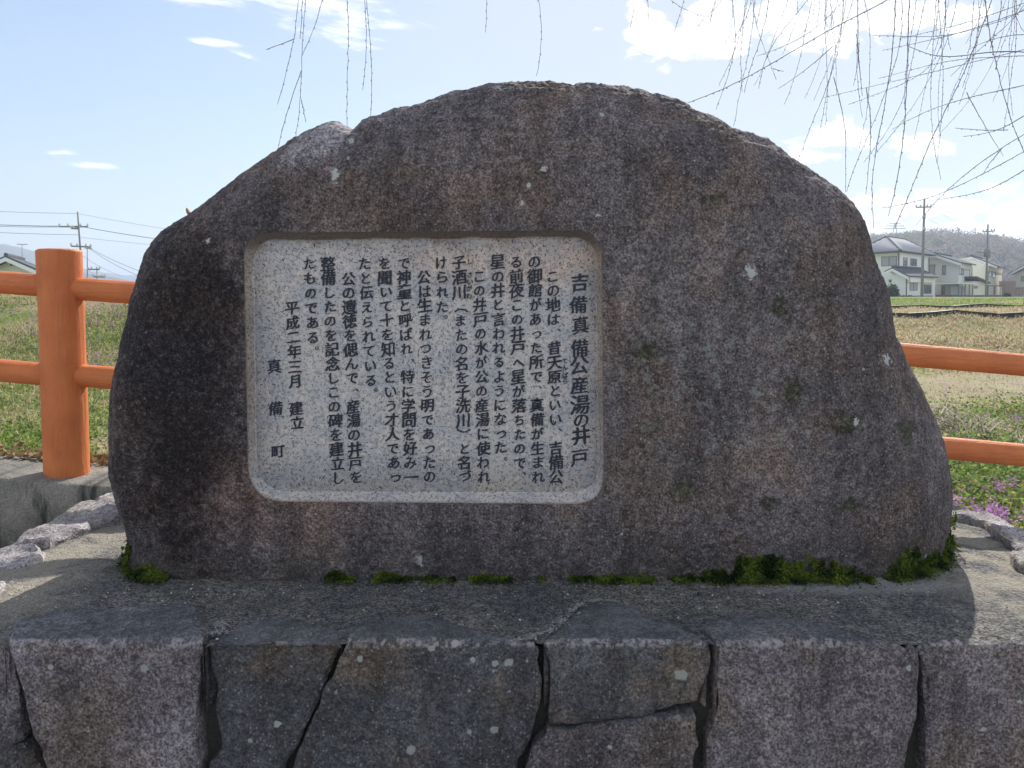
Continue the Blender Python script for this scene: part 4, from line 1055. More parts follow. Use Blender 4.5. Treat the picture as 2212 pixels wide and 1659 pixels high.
TW_R = [Rh((117,0),(130,60),(136,130),(135,220),(127,280),(107,330)), Rh((532,0),(520,60),(505,120)), Rh((585,0),(590,90)), Rh((945,0),(948,60),(985,130),(975,210),(945,300),(880,475)),
 Rh((1040,0),(1042,100),(1080,190),(1110,250),(1140,345)), Rh((1040,100),(1025,200),(1015,300),(990,340),(975,440),(960,545)), Rh((1740,-60),(1530,45),(1400,110),(1240,200),(1100,290),(900,395),(755,445)),
 Rh((1020,0),(985,140),(950,260),(890,370)), Rh((920,0),(850,70),(790,125)), Rh((740,0),(715,80),(690,155)), Rh((655,20),(720,55),(830,75)), Rh((1130,295),(1150,302),(1175,308)),
 Rh((1650,0),(1645,170),(1632,350),(1600,540),(1562,700),(1555,850),(1568,985)), Rh((1725,0),(1718,150),(1710,330),(1700,500),(1680,640),(1650,830),(1628,935)),
 Rh((1520,0),(1550,130),(1555,200),(1535,260),(1545,400),(1520,540),(1500,640)), Rh((2230,365),(2080,400),(1960,420),(1740,495),(1640,560)),
 Rh((2080,0),(2010,170),(1960,300),(1910,400),(1850,520),(1810,600),(1760,750),(1655,988)), Rh((2240,225),(2150,215),(2080,216),(1985,235),(1870,262),(1760,230),(1720,200)),
 Rh((2240,640),(2100,720),(2000,770),(1920,810),(1840,850),(1760,870),(1660,890),(1600,898)), Rh((2240,715),(2150,780),(2080,825),(1990,845),(1840,862)),
 Rh((2040,40),(2080,230),(2130,400),(2160,550),(2230,690)), Rh((1830,100),(1815,300),(1815,500),(1820,640),(1850,775)), Rh((2230,570),(2100,650),(1940,770),(1830,870),(1750,970)),
 Rh((2240,60),(2100,90),(1880,165),(1700,155),(1560,150)), Rh((1430,80),(1390,250),(1345,430),(1325,570)), Rh((1450,0),(1340,110),(1250,180),(1060,245)), Rh((1440,0),(1440,100),(1390,300),(1300,520),(1240,700)),
 Rh((1390,330),(1430,480),(1450,600),(1440,700),(1445,830)), Rh((1380,200),(1300,280),(1220,350),(1150,382)), Rh((1290,0),(1180,110),(1080,230),(1060,385)), Rh((1490,150),(1480,260),(1500,400),(1510,415)),
 Rh((2000,30),(1980,300),(1900,360),(1890,480)), Rh((2150,560),(2050,570),(1920,552)), Rh((2212,500),(2100,600),(1950,590)), Rh((1960,400),(2030,530),(2120,675)), Rh((2120,640),(2070,680),(2035,755)),
 Rh((1690,0),(1700,160),(1640,300),(1560,540),(1480,690),(1440,830)), Rh((1790,0),(1740,200),(1700,420),(1630,560),(1520,700)), Rh((1870,0),(1880,140),(1820,310),(1650,380),(1460,450)),
 Rh((1530,380),(1560,420),(1545,640),(1525,840)), Rh((2212,60),(2060,170),(1980,240),(1890,330)), Rh((2212,10),(2130,140),(2090,300)), Rh((2170,0),(2140,110),(2212,140)), Rh((1110,0),(1100,130),(1040,250),(1010,400))]
for k, t in enumerate(TW_R):
    thick_ = k in (6, 12, 13, 17, 20, 16)
    twig(t, 2.9+.9*((k*37) % 10)/10, .0036 if thick_ else .0025, .0016 if thick_ else .0011)
for k in range(38):                                            # the finer twigs between them
    u0 = 1520+690*rng.uniform()**.75; v1 = rng.uniform(60, 430)*(.45+.55*(u0-1300)/900); L_ = rng.uniform(-.55, .12)
    n = 5; path = [(u0+L_*v1*(t**1.5)+8*math.sin(t*5+k), -5+(v1+5)*t) for t in np.linspace(0, 1, n)]
    twig(path, rng.uniform(2.9, 4.4), .0022, .001)
for k in range(5):                                            # sideways shoots from the right
    v0 = rng.uniform(0, 250); u1 = rng.uniform(1700, 2100)
    twig([(2225, v0), ((2225+u1)/2, v0+rng.uniform(-10, 60)), (u1, v0+rng.uniform(10, 110))], rng.uniform(3., 4.2), .0022, .001, False)

# ------------------------------------------------------------------ background houses
def Cr(x, y): return (1810.4+.1984*x, 438.9+.1984*y)           # place on the right-hand enlargement
def Cl(x, y): return (.15209*x, 427.9+.15209*y)                # place on the left-hand enlargement
M_W1 = simple('render_white', (.84, .84, .82), .9, .06, .8)
M_W2 = simple('render_grey_green', (.64, .65, .62), .9, .07, .8)
M_W3 = simple('render_cream', (.80, .77, .66), .9, .06, .8)
M_W4 = simple('render_pink', (.62, .46, .41), .9, .08, .8)
M_ROOF = simple('roof_tile', (.11, .115, .13), .9, .25, 3)
for q_m in (M_ROOF,): q_m.node_tree.nodes['Principled BSDF'].inputs['Specular IOR Level'].default_value = .08
M_FR = simple('window_frame', (.16, .15, .15), .5, .1)
M_TRIM = simple('white_trim', (.85, .85, .83), .7, .05)
M_PIPE = simple('brown_pipe', (.12, .075, .06), .6, .1)
def mat_glass():
    m, g, b = new_mat('window_glass'); b.inputs['Base Color'].default_value = (.12, .14, .17, 1)
    b.inputs['Roughness'].default_value = .08; b.inputs['Specular IOR Level'].default_value = .9; return m
M_GLASS = mat_glass()
M_BLIND = simple('curtain', (.4, .42, .45), .9, .1)
class Face:
    """upright wall plane from place a to place b, seen from the camera"""
    def __init__(s, ua, Ya, ub, Yb):
        s.a = P(ua, 600, Ya); s.b = P(ub, 600, Yb); s.a.z = s.b.z = 0
        s.d = (s.b-s.a); s.L = s.d.length; s.d.normalize(); s.n = Vector((s.d.y, -s.d.x, 0))
        if s.n.y > 0: s.n = -s.n
    def at(s, u, v):
        """3-D point on the wall"""
        r = Vector(ray(u, v)); o = Vector((0, 0, CAM_H)); t = (s.a-o).dot(s.n)/r.dot(s.n)
        return o+r*t
    def sz(s, u, v):
        q = s.at(u, v); return (q-s.a).dot(s.d), q.z
    def pt(s, t, z, out=0.): return s.a+s.d*t+s.n*out+Vector((0, 0, z))
def quadbox(mb, F, t0, t1, z0, z1, o0, o1):
    mb.obox(F.pt(t0, z0, o0), F.d*(t1-t0), F.n*(o1-o0), Vector((0, 0, z1-z0)))
def window(F, p0, p1, parent, panes=2, mat=None):
    t0, z1 = F.sz(*p0); t1, z0 = F.sz(*p1)
    if t1 < t0: t0, t1 = t1, t0
    fr = MB(); w_ = .07
    quadbox(fr, F, t0, t1, z0, z0+w_, -.02, .06); quadbox(fr, F, t0, t1, z1-w_, z1, -.02, .06)
    for k in range(panes+1):
        c_ = t0+(t1-t0-w_)*k/panes; quadbox(fr, F, c_, c_+w_, z0+w_, z1-w_, -.02, .055)
    o = fr.build('window', M_FR, parent)
    for k in range(panes):
        a_ = t0+(t1-t0-w_)*k/panes+w_; b_ = t0+(t1-t0-w_)*(k+1)/panes
        gm = MB(); quadbox(gm, F, a_, b_, z0+w_, z1-w_, -.01, .02); gm.build('pane', mat or M_GLASS, o)
    return o
def block(corner, left, right, z0, z1, back=6.):
    """wall prism: corner (u, Y), left end (u, Y), right end (u, Y)"""
    FL = Face(left[0], left[1], corner[0], corner[1]); FR_ = Face(corner[0], corner[1], right[0], right[1])
    c_, l_, r_ = FL.b.copy(), FL.a.copy(), FR_.b.copy(); f_ = l_+(r_-c_)
    mb = MB(); v = [c_, l_, f_, r_]; 
    mb.add([Vector((q.x, q.y, z0)) for q in v]+[Vector((q.x, q.y, z1)) for q in v], [(0, 1, 5, 4), (1, 2, 6, 5), (2, 3, 7, 6), (3, 0, 4, 7), (4, 5, 6, 7), (3, 2, 1, 0)])
    return FL, FR_, mb, (c_, l_, f_, r_)
def off(q, pts, d):
    c0 = sum((Vector(x) for x in pts), Vector())/len(pts); v = Vector(q)-c0; v.z = 0; return Vector(q)+v.normalized()*d
def hip_roof(pts, z, rise, over, parent, tiles=True):
    c_, l_, f_, r_ = [off(q, pts, over) for q in pts]
    e1 = (l_-c_).length; e2 = (r_-c_).length
    for q in (c_, l_, f_, r_): q.z = z
    if e1 >= e2:
        k = .5*e2/e1; m0 = (c_+r_)/2+(l_-c_)*k; m1 = (l_+f_)/2-(l_-c_)*k
        fs = [(0, 3, 4), (1, 2, 5), (0, 1, 5, 4), (3, 2, 5, 4)]
    else:
        k = .5*e1/e2; m0 = (c_+l_)/2+(r_-c_)*k; m1 = (r_+f_)/2-(r_-c_)*k
        fs = [(0, 1, 4), (3, 2, 5), (0, 3, 5, 4), (1, 2, 5, 4)]
    m0.z = m1.z = z+rise; V = [c_, l_, f_, r_, m0, m1]
    mb = MB(); dn = Vector((0, 0, -.14))
    mb.add(V, fs); mb.add([q+dn for q in (c_, l_, f_, r_)], [(0, 1, 2, 3)])
    mb.add([c_, l_, f_, r_]+[q+dn for q in (c_, l_, f_, r_)], [(0, 1, 5, 4), (1, 2, 6, 5), (2, 3, 7, 6), (3, 0, 4, 7)])
    ro = mb.build('roof', M_ROOF, parent)
    rd = MB()
    for a_, b_ in ((4, 5), (0, 4), (1, 4) if e1 < e2 else (3, 4), (3, 5) if e1 < e2 else (1, 5), (2, 5)): rd.tube([V[a_]+Vector((0, 0, .06)), V[b_]+Vector((0, 0, .06))], .14, 6)
    rd.build('ridge', M_ROOF, ro)
    if tiles:
        for f in fs:
            if 0 not in f: continue
            P_ = [V[k] for k in f]; e = P_[1]-P_[0]; ed = e.normalized(); n = int(e.length/.3); tr = MB()
            nn_ = (P_[1]-P_[0]).cross(P_[-1]-P_[0]).normalized(); nn_ = nn_ if nn_.z > 0 else -nn_
            upd = nn_.cross(ed); upd = upd if upd.z > 0 else -upd
            poly = [((q-P_[0]).dot(ed), (q-P_[0]).dot(upd)) for q in P_]
            for k in range(1, n):
                s_ = e.length*k/n; hmax = 0
                for (a0, h0), (a1, h1) in zip(poly, poly[1:]+poly[:1]):
                    if min(a0, a1) <= s_ <= max(a0, a1) and abs(a1-a0) > 1e-6: hmax = max(hmax, h0+(h1-h0)*(s_-a0)/(a1-a0))
                if hmax > .3: tr.tube([P_[0]+ed*s_+nn_*.02, P_[0]+ed*s_+upd*hmax+nn_*.02], .085, 5)
            o = tr.build('tile_rows', M_TILE_LIT, ro, True); o['kind'] = 'stuff'
    return ro
M_TILE_LIT = simple('roof_tile_lit', (.42, .43, .46), .85, .2, 3)  # highlights along the tile rows, put into a paler base colour
def gable_roof(F, depth, tl, tr, tp, ze_l, ze_r, zp_, parent, over=.45, wallmat=None, back=None):
    """gable facing the camera on face F: eaves at tl / tr, peak at tp; runs back along 'back'"""
    bk = (back if back is not None else -F.n)*depth; o_ = F.n*over
    A, B_, C_ = F.pt(tl, ze_l), F.pt(tp, zp_), F.pt(tr, ze_r)
    if wallmat:
        mb = MB(); q = [F.pt(tl+over, min(ze_l, ze_r)-.6, -.01), F.pt(tr-over, min(ze_l, ze_r)-.6, -.01), F.pt(tr-over, ze_r+.1, -.01), F.pt(tp, zp_-.12, -.01), F.pt(tl+over, ze_l+.1, -.01)]
        mb.add(q+[x+bk for x in q], [(0, 1, 2, 3, 4), (9, 8, 7, 6, 5)]+[(i_, (i_+1) % 5, (i_+1) % 5+5, i_+5) for i_ in range(5)]); mb.build('gable_wall', wallmat, parent)
    mb = MB(); up = Vector((0, 0, .16))
    for s0, s1 in ((A, B_), (B_, C_)):
        mb.add([s0+o_, s1+o_, s1+bk, s0+bk, s0+o_+up, s1+o_+up, s1+bk+up, s0+bk+up], [(0, 1, 2, 3), (4, 5, 6, 7), (0, 1, 5, 4), (1, 2, 6, 5), (2, 3, 7, 6), (3, 0, 4, 7)])
    ro = mb.build('roof', M_ROOF, parent)
    bb = MB()
    for s0, s1 in ((A, B_), (B_, C_)):
        dn = Vector((0, 0, -.32)); q = [s0+o_, s1+o_, s1+o_+dn, s0+o_+dn]; th_ = F.n*.06
        bb.add([x+th_*.2 for x in q]+[x+th_ for x in q], [(0, 1, 2, 3), (4, 5, 6, 7), (0, 1, 5, 4), (1, 2, 6, 5), (2, 3, 7, 6), (3, 0, 4, 7)])
    bb.build('barge_board', M_TRIM, ro)
    rd = MB(); rd.tube([B_+o_+Vector((0, 0, .22)), B_+bk+Vector((0, 0, .22))], .16, 6); rd.build('ridge', M_ROOF, ro)
    return ro
ZG = .45
def zat(F, x, y, C=Cr): return F.sz(*C(x, y))[1]
# house 1
CX = lambda x: Cr(x, 0)[0]
F0 = Face(CX(250), 99, CX(668), 92)
h1 = thing('white_house', F0.b+Vector((0, 0, ZG)), 'white two storey house with grey tiled hip roof, nearest the monument edge', 'house')
z1 = zat(F0, 668, 522)
FL, FR_, mb, pts = block((CX(668), 92), (CX(240), 99), (CX(985), 102), ZG-.3, z1)
mb.build('wall', M_W1, h1); hip_roof(pts, z1, 2.1, 1.1, h1)
window(FL, Cr(475, 583), Cr(640, 680), h1, 2, M_BLIND)
window(FR_, Cr(710, 590), Cr(750, 684), h1, 1); window(FR_, Cr(787, 600), Cr(852, 685), h1, 2)
FLx, FRx, mb, ptx = block((CX(757), 88), (CX(585), 91), (CX(1058), 97), ZG-.3, zat(Face(CX(585), 91, CX(757), 88), 757, 800))
mb.build('annex_wall', M_W1, h1)
zx = zat(FLx, 757, 800)
gable_roof(FLx, 11, -.6, FLx.L+1.1, FLx.L*.33, zat(FLx, 590, 750), zx-.05, zat(FLx, 655, 712), h1, .6, M_W1, back=(ptx[3]-ptx[0]).normalized())
window(FRx, Cr(780, 850), Cr(860, 950), h1, 2, M_BLIND); window(FRx, Cr(935, 885), Cr(1012, 985), h1, 2); window(FL, Cr(556, 832), Cr(592, 860), h1, 1)
mb = MB()
for F_, x_, ya, yb in ((FL, 664, 530, 1000), (FLx, 752, 815, 1010), (FR_, 982, 590, 760)):
    a_, b_ = F_.at(*Cr(x_, ya)), F_.at(*Cr(x_, yb)); mb.tube([a_+F_.n*.1, b_+F_.n*.1], .06, 6)
mb.build('drain_pipe', M_PIPE, h1)
# house 2
F0 = Face(CX(985), 104, CX(1310), 100)
h2 = thing('grey_house', F0.b+Vector((0, 0, ZG)), 'pale grey green house with low gable roof, between the white and cream houses', 'house')
FL, FR_, mb, pts = block((CX(1310), 100), (CX(975), 105), (CX(1465), 112), ZG-.3, zat(F0, 1310, 665))
mb.build('wall', M_W2, h2)
gable_roof(FL, 12, -3.0, FL.L+1.0, 1.8, zat(FL, 1000, 640), zat(FL, 1360, 655), zat(FL, 1060, 562), h2, .7, M_W2, back=(pts[3]-pts[0]).normalized())
window(FL, Cr(1137, 676), Cr(1172, 780), h2, 1); window(FL, Cr(1128, 892), Cr(1163, 997), h2, 1); window(FL, Cr(988, 672), Cr(1055, 780), h2, 1)
window(FR_, Cr(1318, 676), Cr(1340, 780), h2, 1); window(FR_, Cr(1350, 680), Cr(1362, 784), h2, 1); window(FR_, Cr(1430, 700), Cr(1455, 798), h2, 1)
FP = Face(CX(1308), 97, CX(1475), 101); mb = MB(); q0, q1 = FP.sz(*Cr(1308, 880)), FP.sz(*Cr(1470, 1050))
quadbox(mb, FP, 0, FP.L, q0[1], q0[1]+.12, -3.2, .5); mb.build('porch_roof', M_TRIM, h2)
for x_ in (1312, 1350, 1385, 1430, 1468):
    mb = MB(); t_x = FP.sz(*Cr(x_, 900))[0]; quadbox(mb, FP, t_x-.05, t_x+.05, ZG-.3, q0[1], -.05, .05); mb.build('porch_post', M_FR, h2)
mb = MB(); quadbox(mb, FP, .3, FP.L-.3, ZG, q0[1]-.3, -.9, -.85); mb.build('porch_glass', M_BLIND, h2)
# house 3
F0 = Face(CX(1330), 118, CX(1600), 112)
h3 = thing('cream_house', F0.b+Vector((0, 0, ZG)), 'cream house with gable roof and carport, right of the grey green house', 'house')
FL, FR_, mb, pts = block((CX(1600), 112), (CX(1300), 119), (CX(1785), 126), ZG-.3, zat(F0, 1600, 672))
mb.build('wall', M_W3, h3)
gable_roof(FL, 16, -2.2, FL.L+1.4, 2.0, zat(FL, 1300, 615), zat(FL, 1640, 690), zat(FL, 1362, 585), h3, .8, M_W3, back=(pts[3]-pts[0]).normalized())
window(FR_, Cr(1645, 750), Cr(1665, 803), h3, 1); window(FR_, Cr(1683, 755), Cr(1712, 812), h3, 1); window(FR_, Cr(1606, 740), Cr(1630, 840), h3, 1)
FE = Face(CX(1468), 104, CX(1600), 106); mb = MB(); zt_ = zat(FE, 1530, 850); quadbox(mb, FE, 0, FE.L, ZG-.3, zt_, -6, 0); mb.build('annex_wall', M_W3, h3)
mb = MB(); A_, B_ = FE.at(*Cr(1462, 812)), FE.at(*Cr(1612, 878)); mb.obox(A_+FE.n*.6, B_-A_, -FE.n*7, Vector((0, 0, .2))); mb.build('annex_roof', M_ROOF, h3)
window(FE, Cr(1480, 900), Cr(1515, 928), h3, 1)
FC = Face(CX(1625), 106, CX(1782), 108); zc_ = zat(FC, 1700, 905); mb = MB(); quadbox(mb, FC, 0, FC.L, zc_, zc_+.15, -5, .3); mb.build('carport_roof', M_FR, h3)
for x_ in (1632, 1705, 1775):
    mb = MB(); t_x = FC.sz(*Cr(x_, 950))[0]; quadbox(mb, FC, t_x-.07, t_x+.07, ZG-.3, zc_, -.1, .05); mb.build('carport_post', M_TRIM if x_ > 1750 else M_FR, h3)
hip_b = Face(CX(1725), 117, CX(1835), 119); mb = MB(); q_a = hip_b.at(*Cr(1720, 765)); q_b = hip_b.at(*Cr(1838, 770)); q_c = hip_b.at(*Cr(1800, 728)); q_d = hip_b.at(*Cr(1725, 728))
mb.add([q_a, q_b, q_c-hip_b.n*3, q_d-hip_b.n*3], [(0, 1, 2, 3)]); mb.add([x-Vector((0, 0, .2)) for x in (q_a, q_b, q_c-hip_b.n*3, q_d-hip_b.n*3)], [(0, 1, 2, 3)]); mb.build('lower_roof', M_TILE_LIT, h3)
# house 4
FL = Face(CX(1925), 118, CX(2300), 112)
h4 = thing('pink_house', FL.a+Vector((0, 0, ZG)), 'house with cream upper floor and pink lower floor at the right edge', 'house')
zm, zt_ = zat(FL, 1940, 912), zat(FL, 1940, 770)
mb = MB(); quadbox(mb, FL, .2, FL.L, zm, zt_, -8, 0); mb.build('upper_wall', M_W3, h4)
mb = MB(); quadbox(mb, FL, -2.8, FL.L, ZG-.3, zm, -9, .05); mb.build('lower_wall', M_W4, h4)
t2 = FL.L+1; gable_roof(FL, 9, -.7, 14, 7, zt_-.1, zt_-.1, zt_+3.2, h4, .7, M_W3)
mb = MB(); quadbox(mb, FL, -3.0, .2, zm, zat(FL, 1880, 848), -8, .0); mb.build('balcony', M_W4, h4)
window(FL, Cr(1938, 928), Cr(2010, 1002), h4, 2, M_BLIND); window(FL, Cr(1995, 795), Cr(2060, 850), h4, 1, M_BLIND)
# garden walls, sheds, hedge, bush
M_BLK = simple('block_wall', (.30, .30, .30), .95, .15, 2); M_BRN = simple('brown_boards', (.12, .07, .055), .9, .2, 2); M_LOWW = simple('low_wall', (.14, .14, .14), .95, .15, 2)
def gwall(x0, x1, y0, y1, Y, mat, label, cat='wall', name='garden_wall'):
    F_ = Face(CX(x0), Y, CX(x1), Y+1.5); a_ = F_.sz(*Cr(x0, y0)); b_ = F_.sz(*Cr(x1, y1)); mb = MB(); n = max(1, int(F_.L/1.6))
    r_ = thing(name, F_.pt(F_.L/2, ZG-.2), label, cat)
    for k in range(n):
        m_ = MB(); quadbox(m_, F_, F_.L*k/n+.02, F_.L*(k+1)/n-.02, b_[1]-.4, a_[1], -.12, 0); m_.build('panel', mat, r_)
    m_ = MB(); quadbox(m_, F_, 0, F_.L, a_[1], a_[1]+.08, -.16, .04); m_.build('coping', mat, r_)
gwall(830, 1035, 1012, 1066, 84, M_BLK, 'grey block garden wall below the white house annex')
gwall(1050, 1238, 1035, 1062, 84, M_BLK, 'long low grey garden wall in front of the grey green house')
gwall(1080, 1245, 1004, 1030, 86, M_BRN, 'brown board fence above the low garden wall', 'fence', 'board_fence')
gwall(1240, 1320, 1005, 1058, 92, M_LOWW, 'dark garden gate wall left of the porch')
gwall(1330, 1800, 1008, 1054, 94, M_LOWW, 'dark low wall running in front of the cream house')
gwall(1905, 2100, 1015, 1045, 100, M_BLK, 'low grey wall before the pink house')
M_BUSH = leafy_mat('bush_leaf', (.025, .045, .02), (.06, .09, .03), 2., .25)
def bush(u, v, a, b_, Y, n, label, cat='bush', name='bush', mat=None, sz=.16, dep=1.):
    c_ = P(u, v, Y); s_ = Y/FPX; ra, rb_ = a*s_, b_*s_
    th = thing(name, (c_.x, Y, c_.z-rb_), label, cat)
    d = rng.normal(size=(n, 3)); d /= np.linalg.norm(d, axis=1)[:, None]; rr = rng.uniform(.35, 1, n)**.5*(1+.25*vnoise(d, 2.2, int(u))+.1*rng.normal(size=n))
    q = np.array([c_.x, Y, c_.z])+d*rr[:, None]*np.array([ra, ra*dep, rb_])
    leaves('crown', q, sz, mat or M_BUSH, None, th, flat=1., kind=None)
    mb = MB(); mb.tube([(c_.x, Y, c_.z-rb_*1.02), (c_.x, Y, c_.z)], [ra*.1, ra*.05], 6); mb.build('stem', M_TWIG, th)
bush(Cr(590, 970)[0], Cr(590, 985)[1], 13, 21, 84, 2600, 'tall dark green bush beside the boulder edge left of the white annex')
bush(Cr(610, 1075)[0], Cr(610, 1068)[1], 17, 10, 80, 2000, 'low dark bush at the foot of the tall bush')
bush(Cr(735, 1045)[0], Cr(735, 1045)[1], 22, 8, 82, 2200, 'low hedge running to the grey block wall', 'hedge', 'hedge')
bush(Cr(1835, 1015)[0], Cr(1835, 1015)[1], 8, 7, 98, 900, 'small dark bush between the cream and pink houses')
M_RUST = leafy_mat('rust_grass', (.22, .13, .06), (.34, .22, .1), 2., .3)
bush(Cr(1900, 1085)[0], Cr(1900, 1086)[1], 46, 8, 56, 2600, 'mound of rusty brown dead grass before the pink house', 'grass mound', 'grass_mound', M_RUST, .16)
# black plastic edging of the paddy terraces
M_BLACK = simple('black_plastic', (.02, .022, .025), .5, .2, 1)
for Y, v, lab in ((23.2, 664, 'black edging strip along the farther paddy terrace'), (17.2, 678, 'black edging strip along the nearer paddy terrace')):
    mb = MB(); A_ = [];  
    for x in np.arange(6, 34, .5):
        y_ = Y-.2+.06*math.sin(x*.4); zc_ = float(field_z([x], [y_])[0])+.01; A_.append((x, y_, zc_))
    for q0, q1 in zip(A_, A_[1:]):
        mb.add([(q0[0], q0[1], q0[2]-.25), (q1[0], q1[1], q1[2]-.25), (q1[0], q1[1], q1[2]+.08), (q0[0], q0[1], q0[2]+.08), (q0[0], q0[1]+.1, q0[2]-.25), (q1[0], q1[1]+.1, q1[2]-.25), (q1[0], q1[1]+.1, q1[2]+.08), (q0[0], q0[1]+.1, q0[2]+.08)],
               [(0, 1, 2, 3), (4, 5, 6, 7), (3, 2, 6, 7)])
    tag(mb.build('terrace_edging', M_BLACK), lab, 'edging')

# left house
M_W5 = simple('render_ivory', (.78, .75, .62), .9, .06, .8)
FLh = Face(Cl(-700, 0)[0], 62, Cl(1200, 0)[0], 60)
def zl(x, y): return FLh.sz(*Cl(x, y))[1]
def tl_(x): return FLh.sz(*Cl(x, 900))[0]
hl = thing('gable_house', FLh.pt(tl_(200), ZG-.3), 'ivory house with grey gable roof behind the fence at the left edge', 'house')
gable_roof(FLh, 9, tl_(-380), tl_(760), tl_(200), zl(-380, 1085), zl(760, 1092), zl(200, 848), hl, .8, M_W5, back=Vector((-.55, 1, 0)).normalized())
mb = MB(); quadbox(mb, FLh, tl_(-330), tl_(700), ZG-1, zl(0, 1085), -1.5, -.02); mb.build('wall', M_W5, hl)
for x0, x1 in ((148, 184), (204, 246)): window(FLh, Cl(x0, 905), Cl(x1, 962), hl, 1)
FLe = Face(Cl(-300, 0)[0], 52, Cl(420, 0)[0], 52); a_ = FLe.sz(*Cl(0, 1345)); b_ = FLe.sz(*Cl(0, 1425))
low = thing('low_roof_shed', FLe.pt(FLe.L/2, ZG-.3), 'low shed with grey tiled roof beneath the left upper rail', 'shed')
mb = MB(); mb.obox(FLe.pt(0, b_[1]), FLe.d*FLe.L, -FLe.n*2.5+Vector((0, 0, .9)), Vector((0, 0, .1))); mb.build('roof', M_ROOF, low)
mb = MB()
for k in range(36): s_ = FLe.L*k/36; mb.tube([FLe.pt(s_, b_[1]+.12), FLe.pt(s_, b_[1]+1.02, -2.5)], .09, 5)
o = mb.build('tile_rows', M_TILE_LIT, low); o['kind'] = 'stuff'
mb = MB(); quadbox(mb, FLe, .2, FLe.L-.2, ZG-.5, b_[1]-.02, -2.3, -.3); mb.build('wall', M_W5, low)

# ------------------------------------------------------------------ poles and wires
M_POLE = simple('pole_concrete', (.22, .22, .22), .8, .1, 1); M_WIRE = simple('wire', (.18, .19, .2), .6, .1); M_INS = simple('insulator', (.55, .56, .56), .4, .05)
def pole(C, top, bot, Y, wpx, arms, label, lower=None, group='utility poles'):
    a_ = P(*C(*top), Y); b_ = P(*C(*bot), Y); gz = ZG-.3; d_ = (b_-a_); b_ = a_+d_*((gz-a_.z)/d_.z)
    r_ = wpx*.5*Y/FPX; th = thing('utility_pole', b_, label, 'utility pole', group)
    mb = MB(); mb.tube([b_, (a_+b_)/2, a_], [r_*1.15, r_, r_*.7], 10); mb.build('pole', M_POLE, th, True)
    for (x0, y0, x1, y1) in arms:
        q0, q1 = P(*C(x0, y0), Y-.25), P(*C(x1, y1), Y-.25); q1.y += .5
        mb = MB(); mb.tube([q0, q1], .07, 4); arm = mb.build('crossarm', M_POLE, th)
        for t in (0, .3, .75, 1):
            q = q0.lerp(q1, t); m2 = MB(); m2.tube([q, q+Vector((0, 0, .15)), q+Vector((0, 0, .3))], [.07, .1, .04], 6); m2.build('insulator', M_INS, arm)
    return th
pa = pole(Cr, (940, -45), (912, 1010), 80, 5.4, [(850, 45, 1040, 35), (925, 160, 975, 160), (930, 290, 975, 290)], 'tall utility pole standing in front of the white house')
pb = pole(Cr, (1632, 230), (1610, 1050), 92, 4.2, [(1578, 312, 1730, 300)], 'utility pole before the cream house carrying a transformer arm')
mb = MB(); q = P(*Cr(1622, 540), 91.6); mb.tube([q+Vector((0, 0, -.5)), q+Vector((0, 0, .4))], .34, 10); mb.build('transformer', M_POLE, pb, True)
for (x0, y0, x1, y1) in ((1510, 532, 1720, 545), (1600, 632, 1660, 632)):
    mb = MB(); mb.tube([P(*Cr(x0, y0), 91.5), P(*Cr(x1, y1), 92.5)], .06, 4); mb.build('crossarm', M_POLE, pb)
pl_ = pole(Cl, (1103, 195), (1140, 715), 70, 4.4, [(845, 405, 1200, 400), (1010, 430, 1065, 430), (1010, 682, 1245, 690)], 'utility pole above the top of the orange fence post')
pole(Cl, (1240, 690), (1240, 1070), 130, 2.2, [(1205, 712, 1275, 722)], 'thin faint utility pole just right of the orange post')
pole(Cl, (1375, 995), (1378, 1140), 75, 2.4, [(1250, 1012, 1375, 1012), (1325, 1115, 1450, 1120)], 'short dark pole with an aerial near the left distant ridge')
pole(Cl, (312, 660), (318, 865), 170, 1.8, [(245, 658, 370, 658)], 'far pole rising above the ivory house roof')
def wire(C, p0, p1, Y0, Y1, sag, rad, label):
    A_, B_ = P(*C(*p0), Y0), P(*C(*p1), Y1); mb = MB()
    mb.tube([A_.lerp(B_, t)-Vector((0, 0, sag*4*t*(1-t))) for t in np.linspace(0, 1, 14)], rad, 4)
    tag(mb.build('power_line', M_WIRE), label, 'cable', 'overhead power lines')
wire(Cl, (-400, 172), (1100, 218), 70, 70, .05, .016, 'topmost cable running left from the pole above the orange post')
wire(Cl, (-400, 362), (860, 400), 70, 70, .05, .032, 'thick double cable running left from the pole above the orange post')
wire(Cl, (-400, 385), (1100, 405), 70.3, 70, .1, .02, 'cable just below the thick double cable on the left')
wire(Cl, (-400, 470), (1110, 522), 70, 70, .05, .018, 'lowest cable running left from the pole above the orange post')
wire(Cl, (1130, 225), (3200, 560), 70, 72, .1, .013, 'topmost cable running from the left pole towards the boulder')
wire(Cl, (1190, 410), (3200, 680), 70, 72, .2, .026, 'thicker cable running from the left pole towards the boulder')
wire(Cl, (1150, 558), (3200, 740), 70, 72, .1, .012, 'faint cable below the thicker one, left pole to boulder')
wire(Cl, (1245, 692), (2500, 1200), 70, 60, .3, .018, 'upper of two cables falling steeply right of the orange post')
wire(Cl, (1245, 700), (2500, 1260), 70, 60, .5, .018, 'lower of two cables falling steeply right of the orange post')
wire(Cl, (1150, 800), (1700, 1095), 70, 74, .2, .014, 'short cable falling to the distant ridge right of the post')
wire(Cr, (975, 160), (1620, 325), 80, 92, .8, .012, 'faint cable sagging between the two right hand poles')
wire(Cr, (1040, 38), (1730, 302), 80, 92, .9, .010, 'upper faint cable between the two right hand poles')
wire(Cr, (1728, 305), (1745, 640), 92, 112, .1, .012, 'service cable dropping from the farther right pole to the cream house')

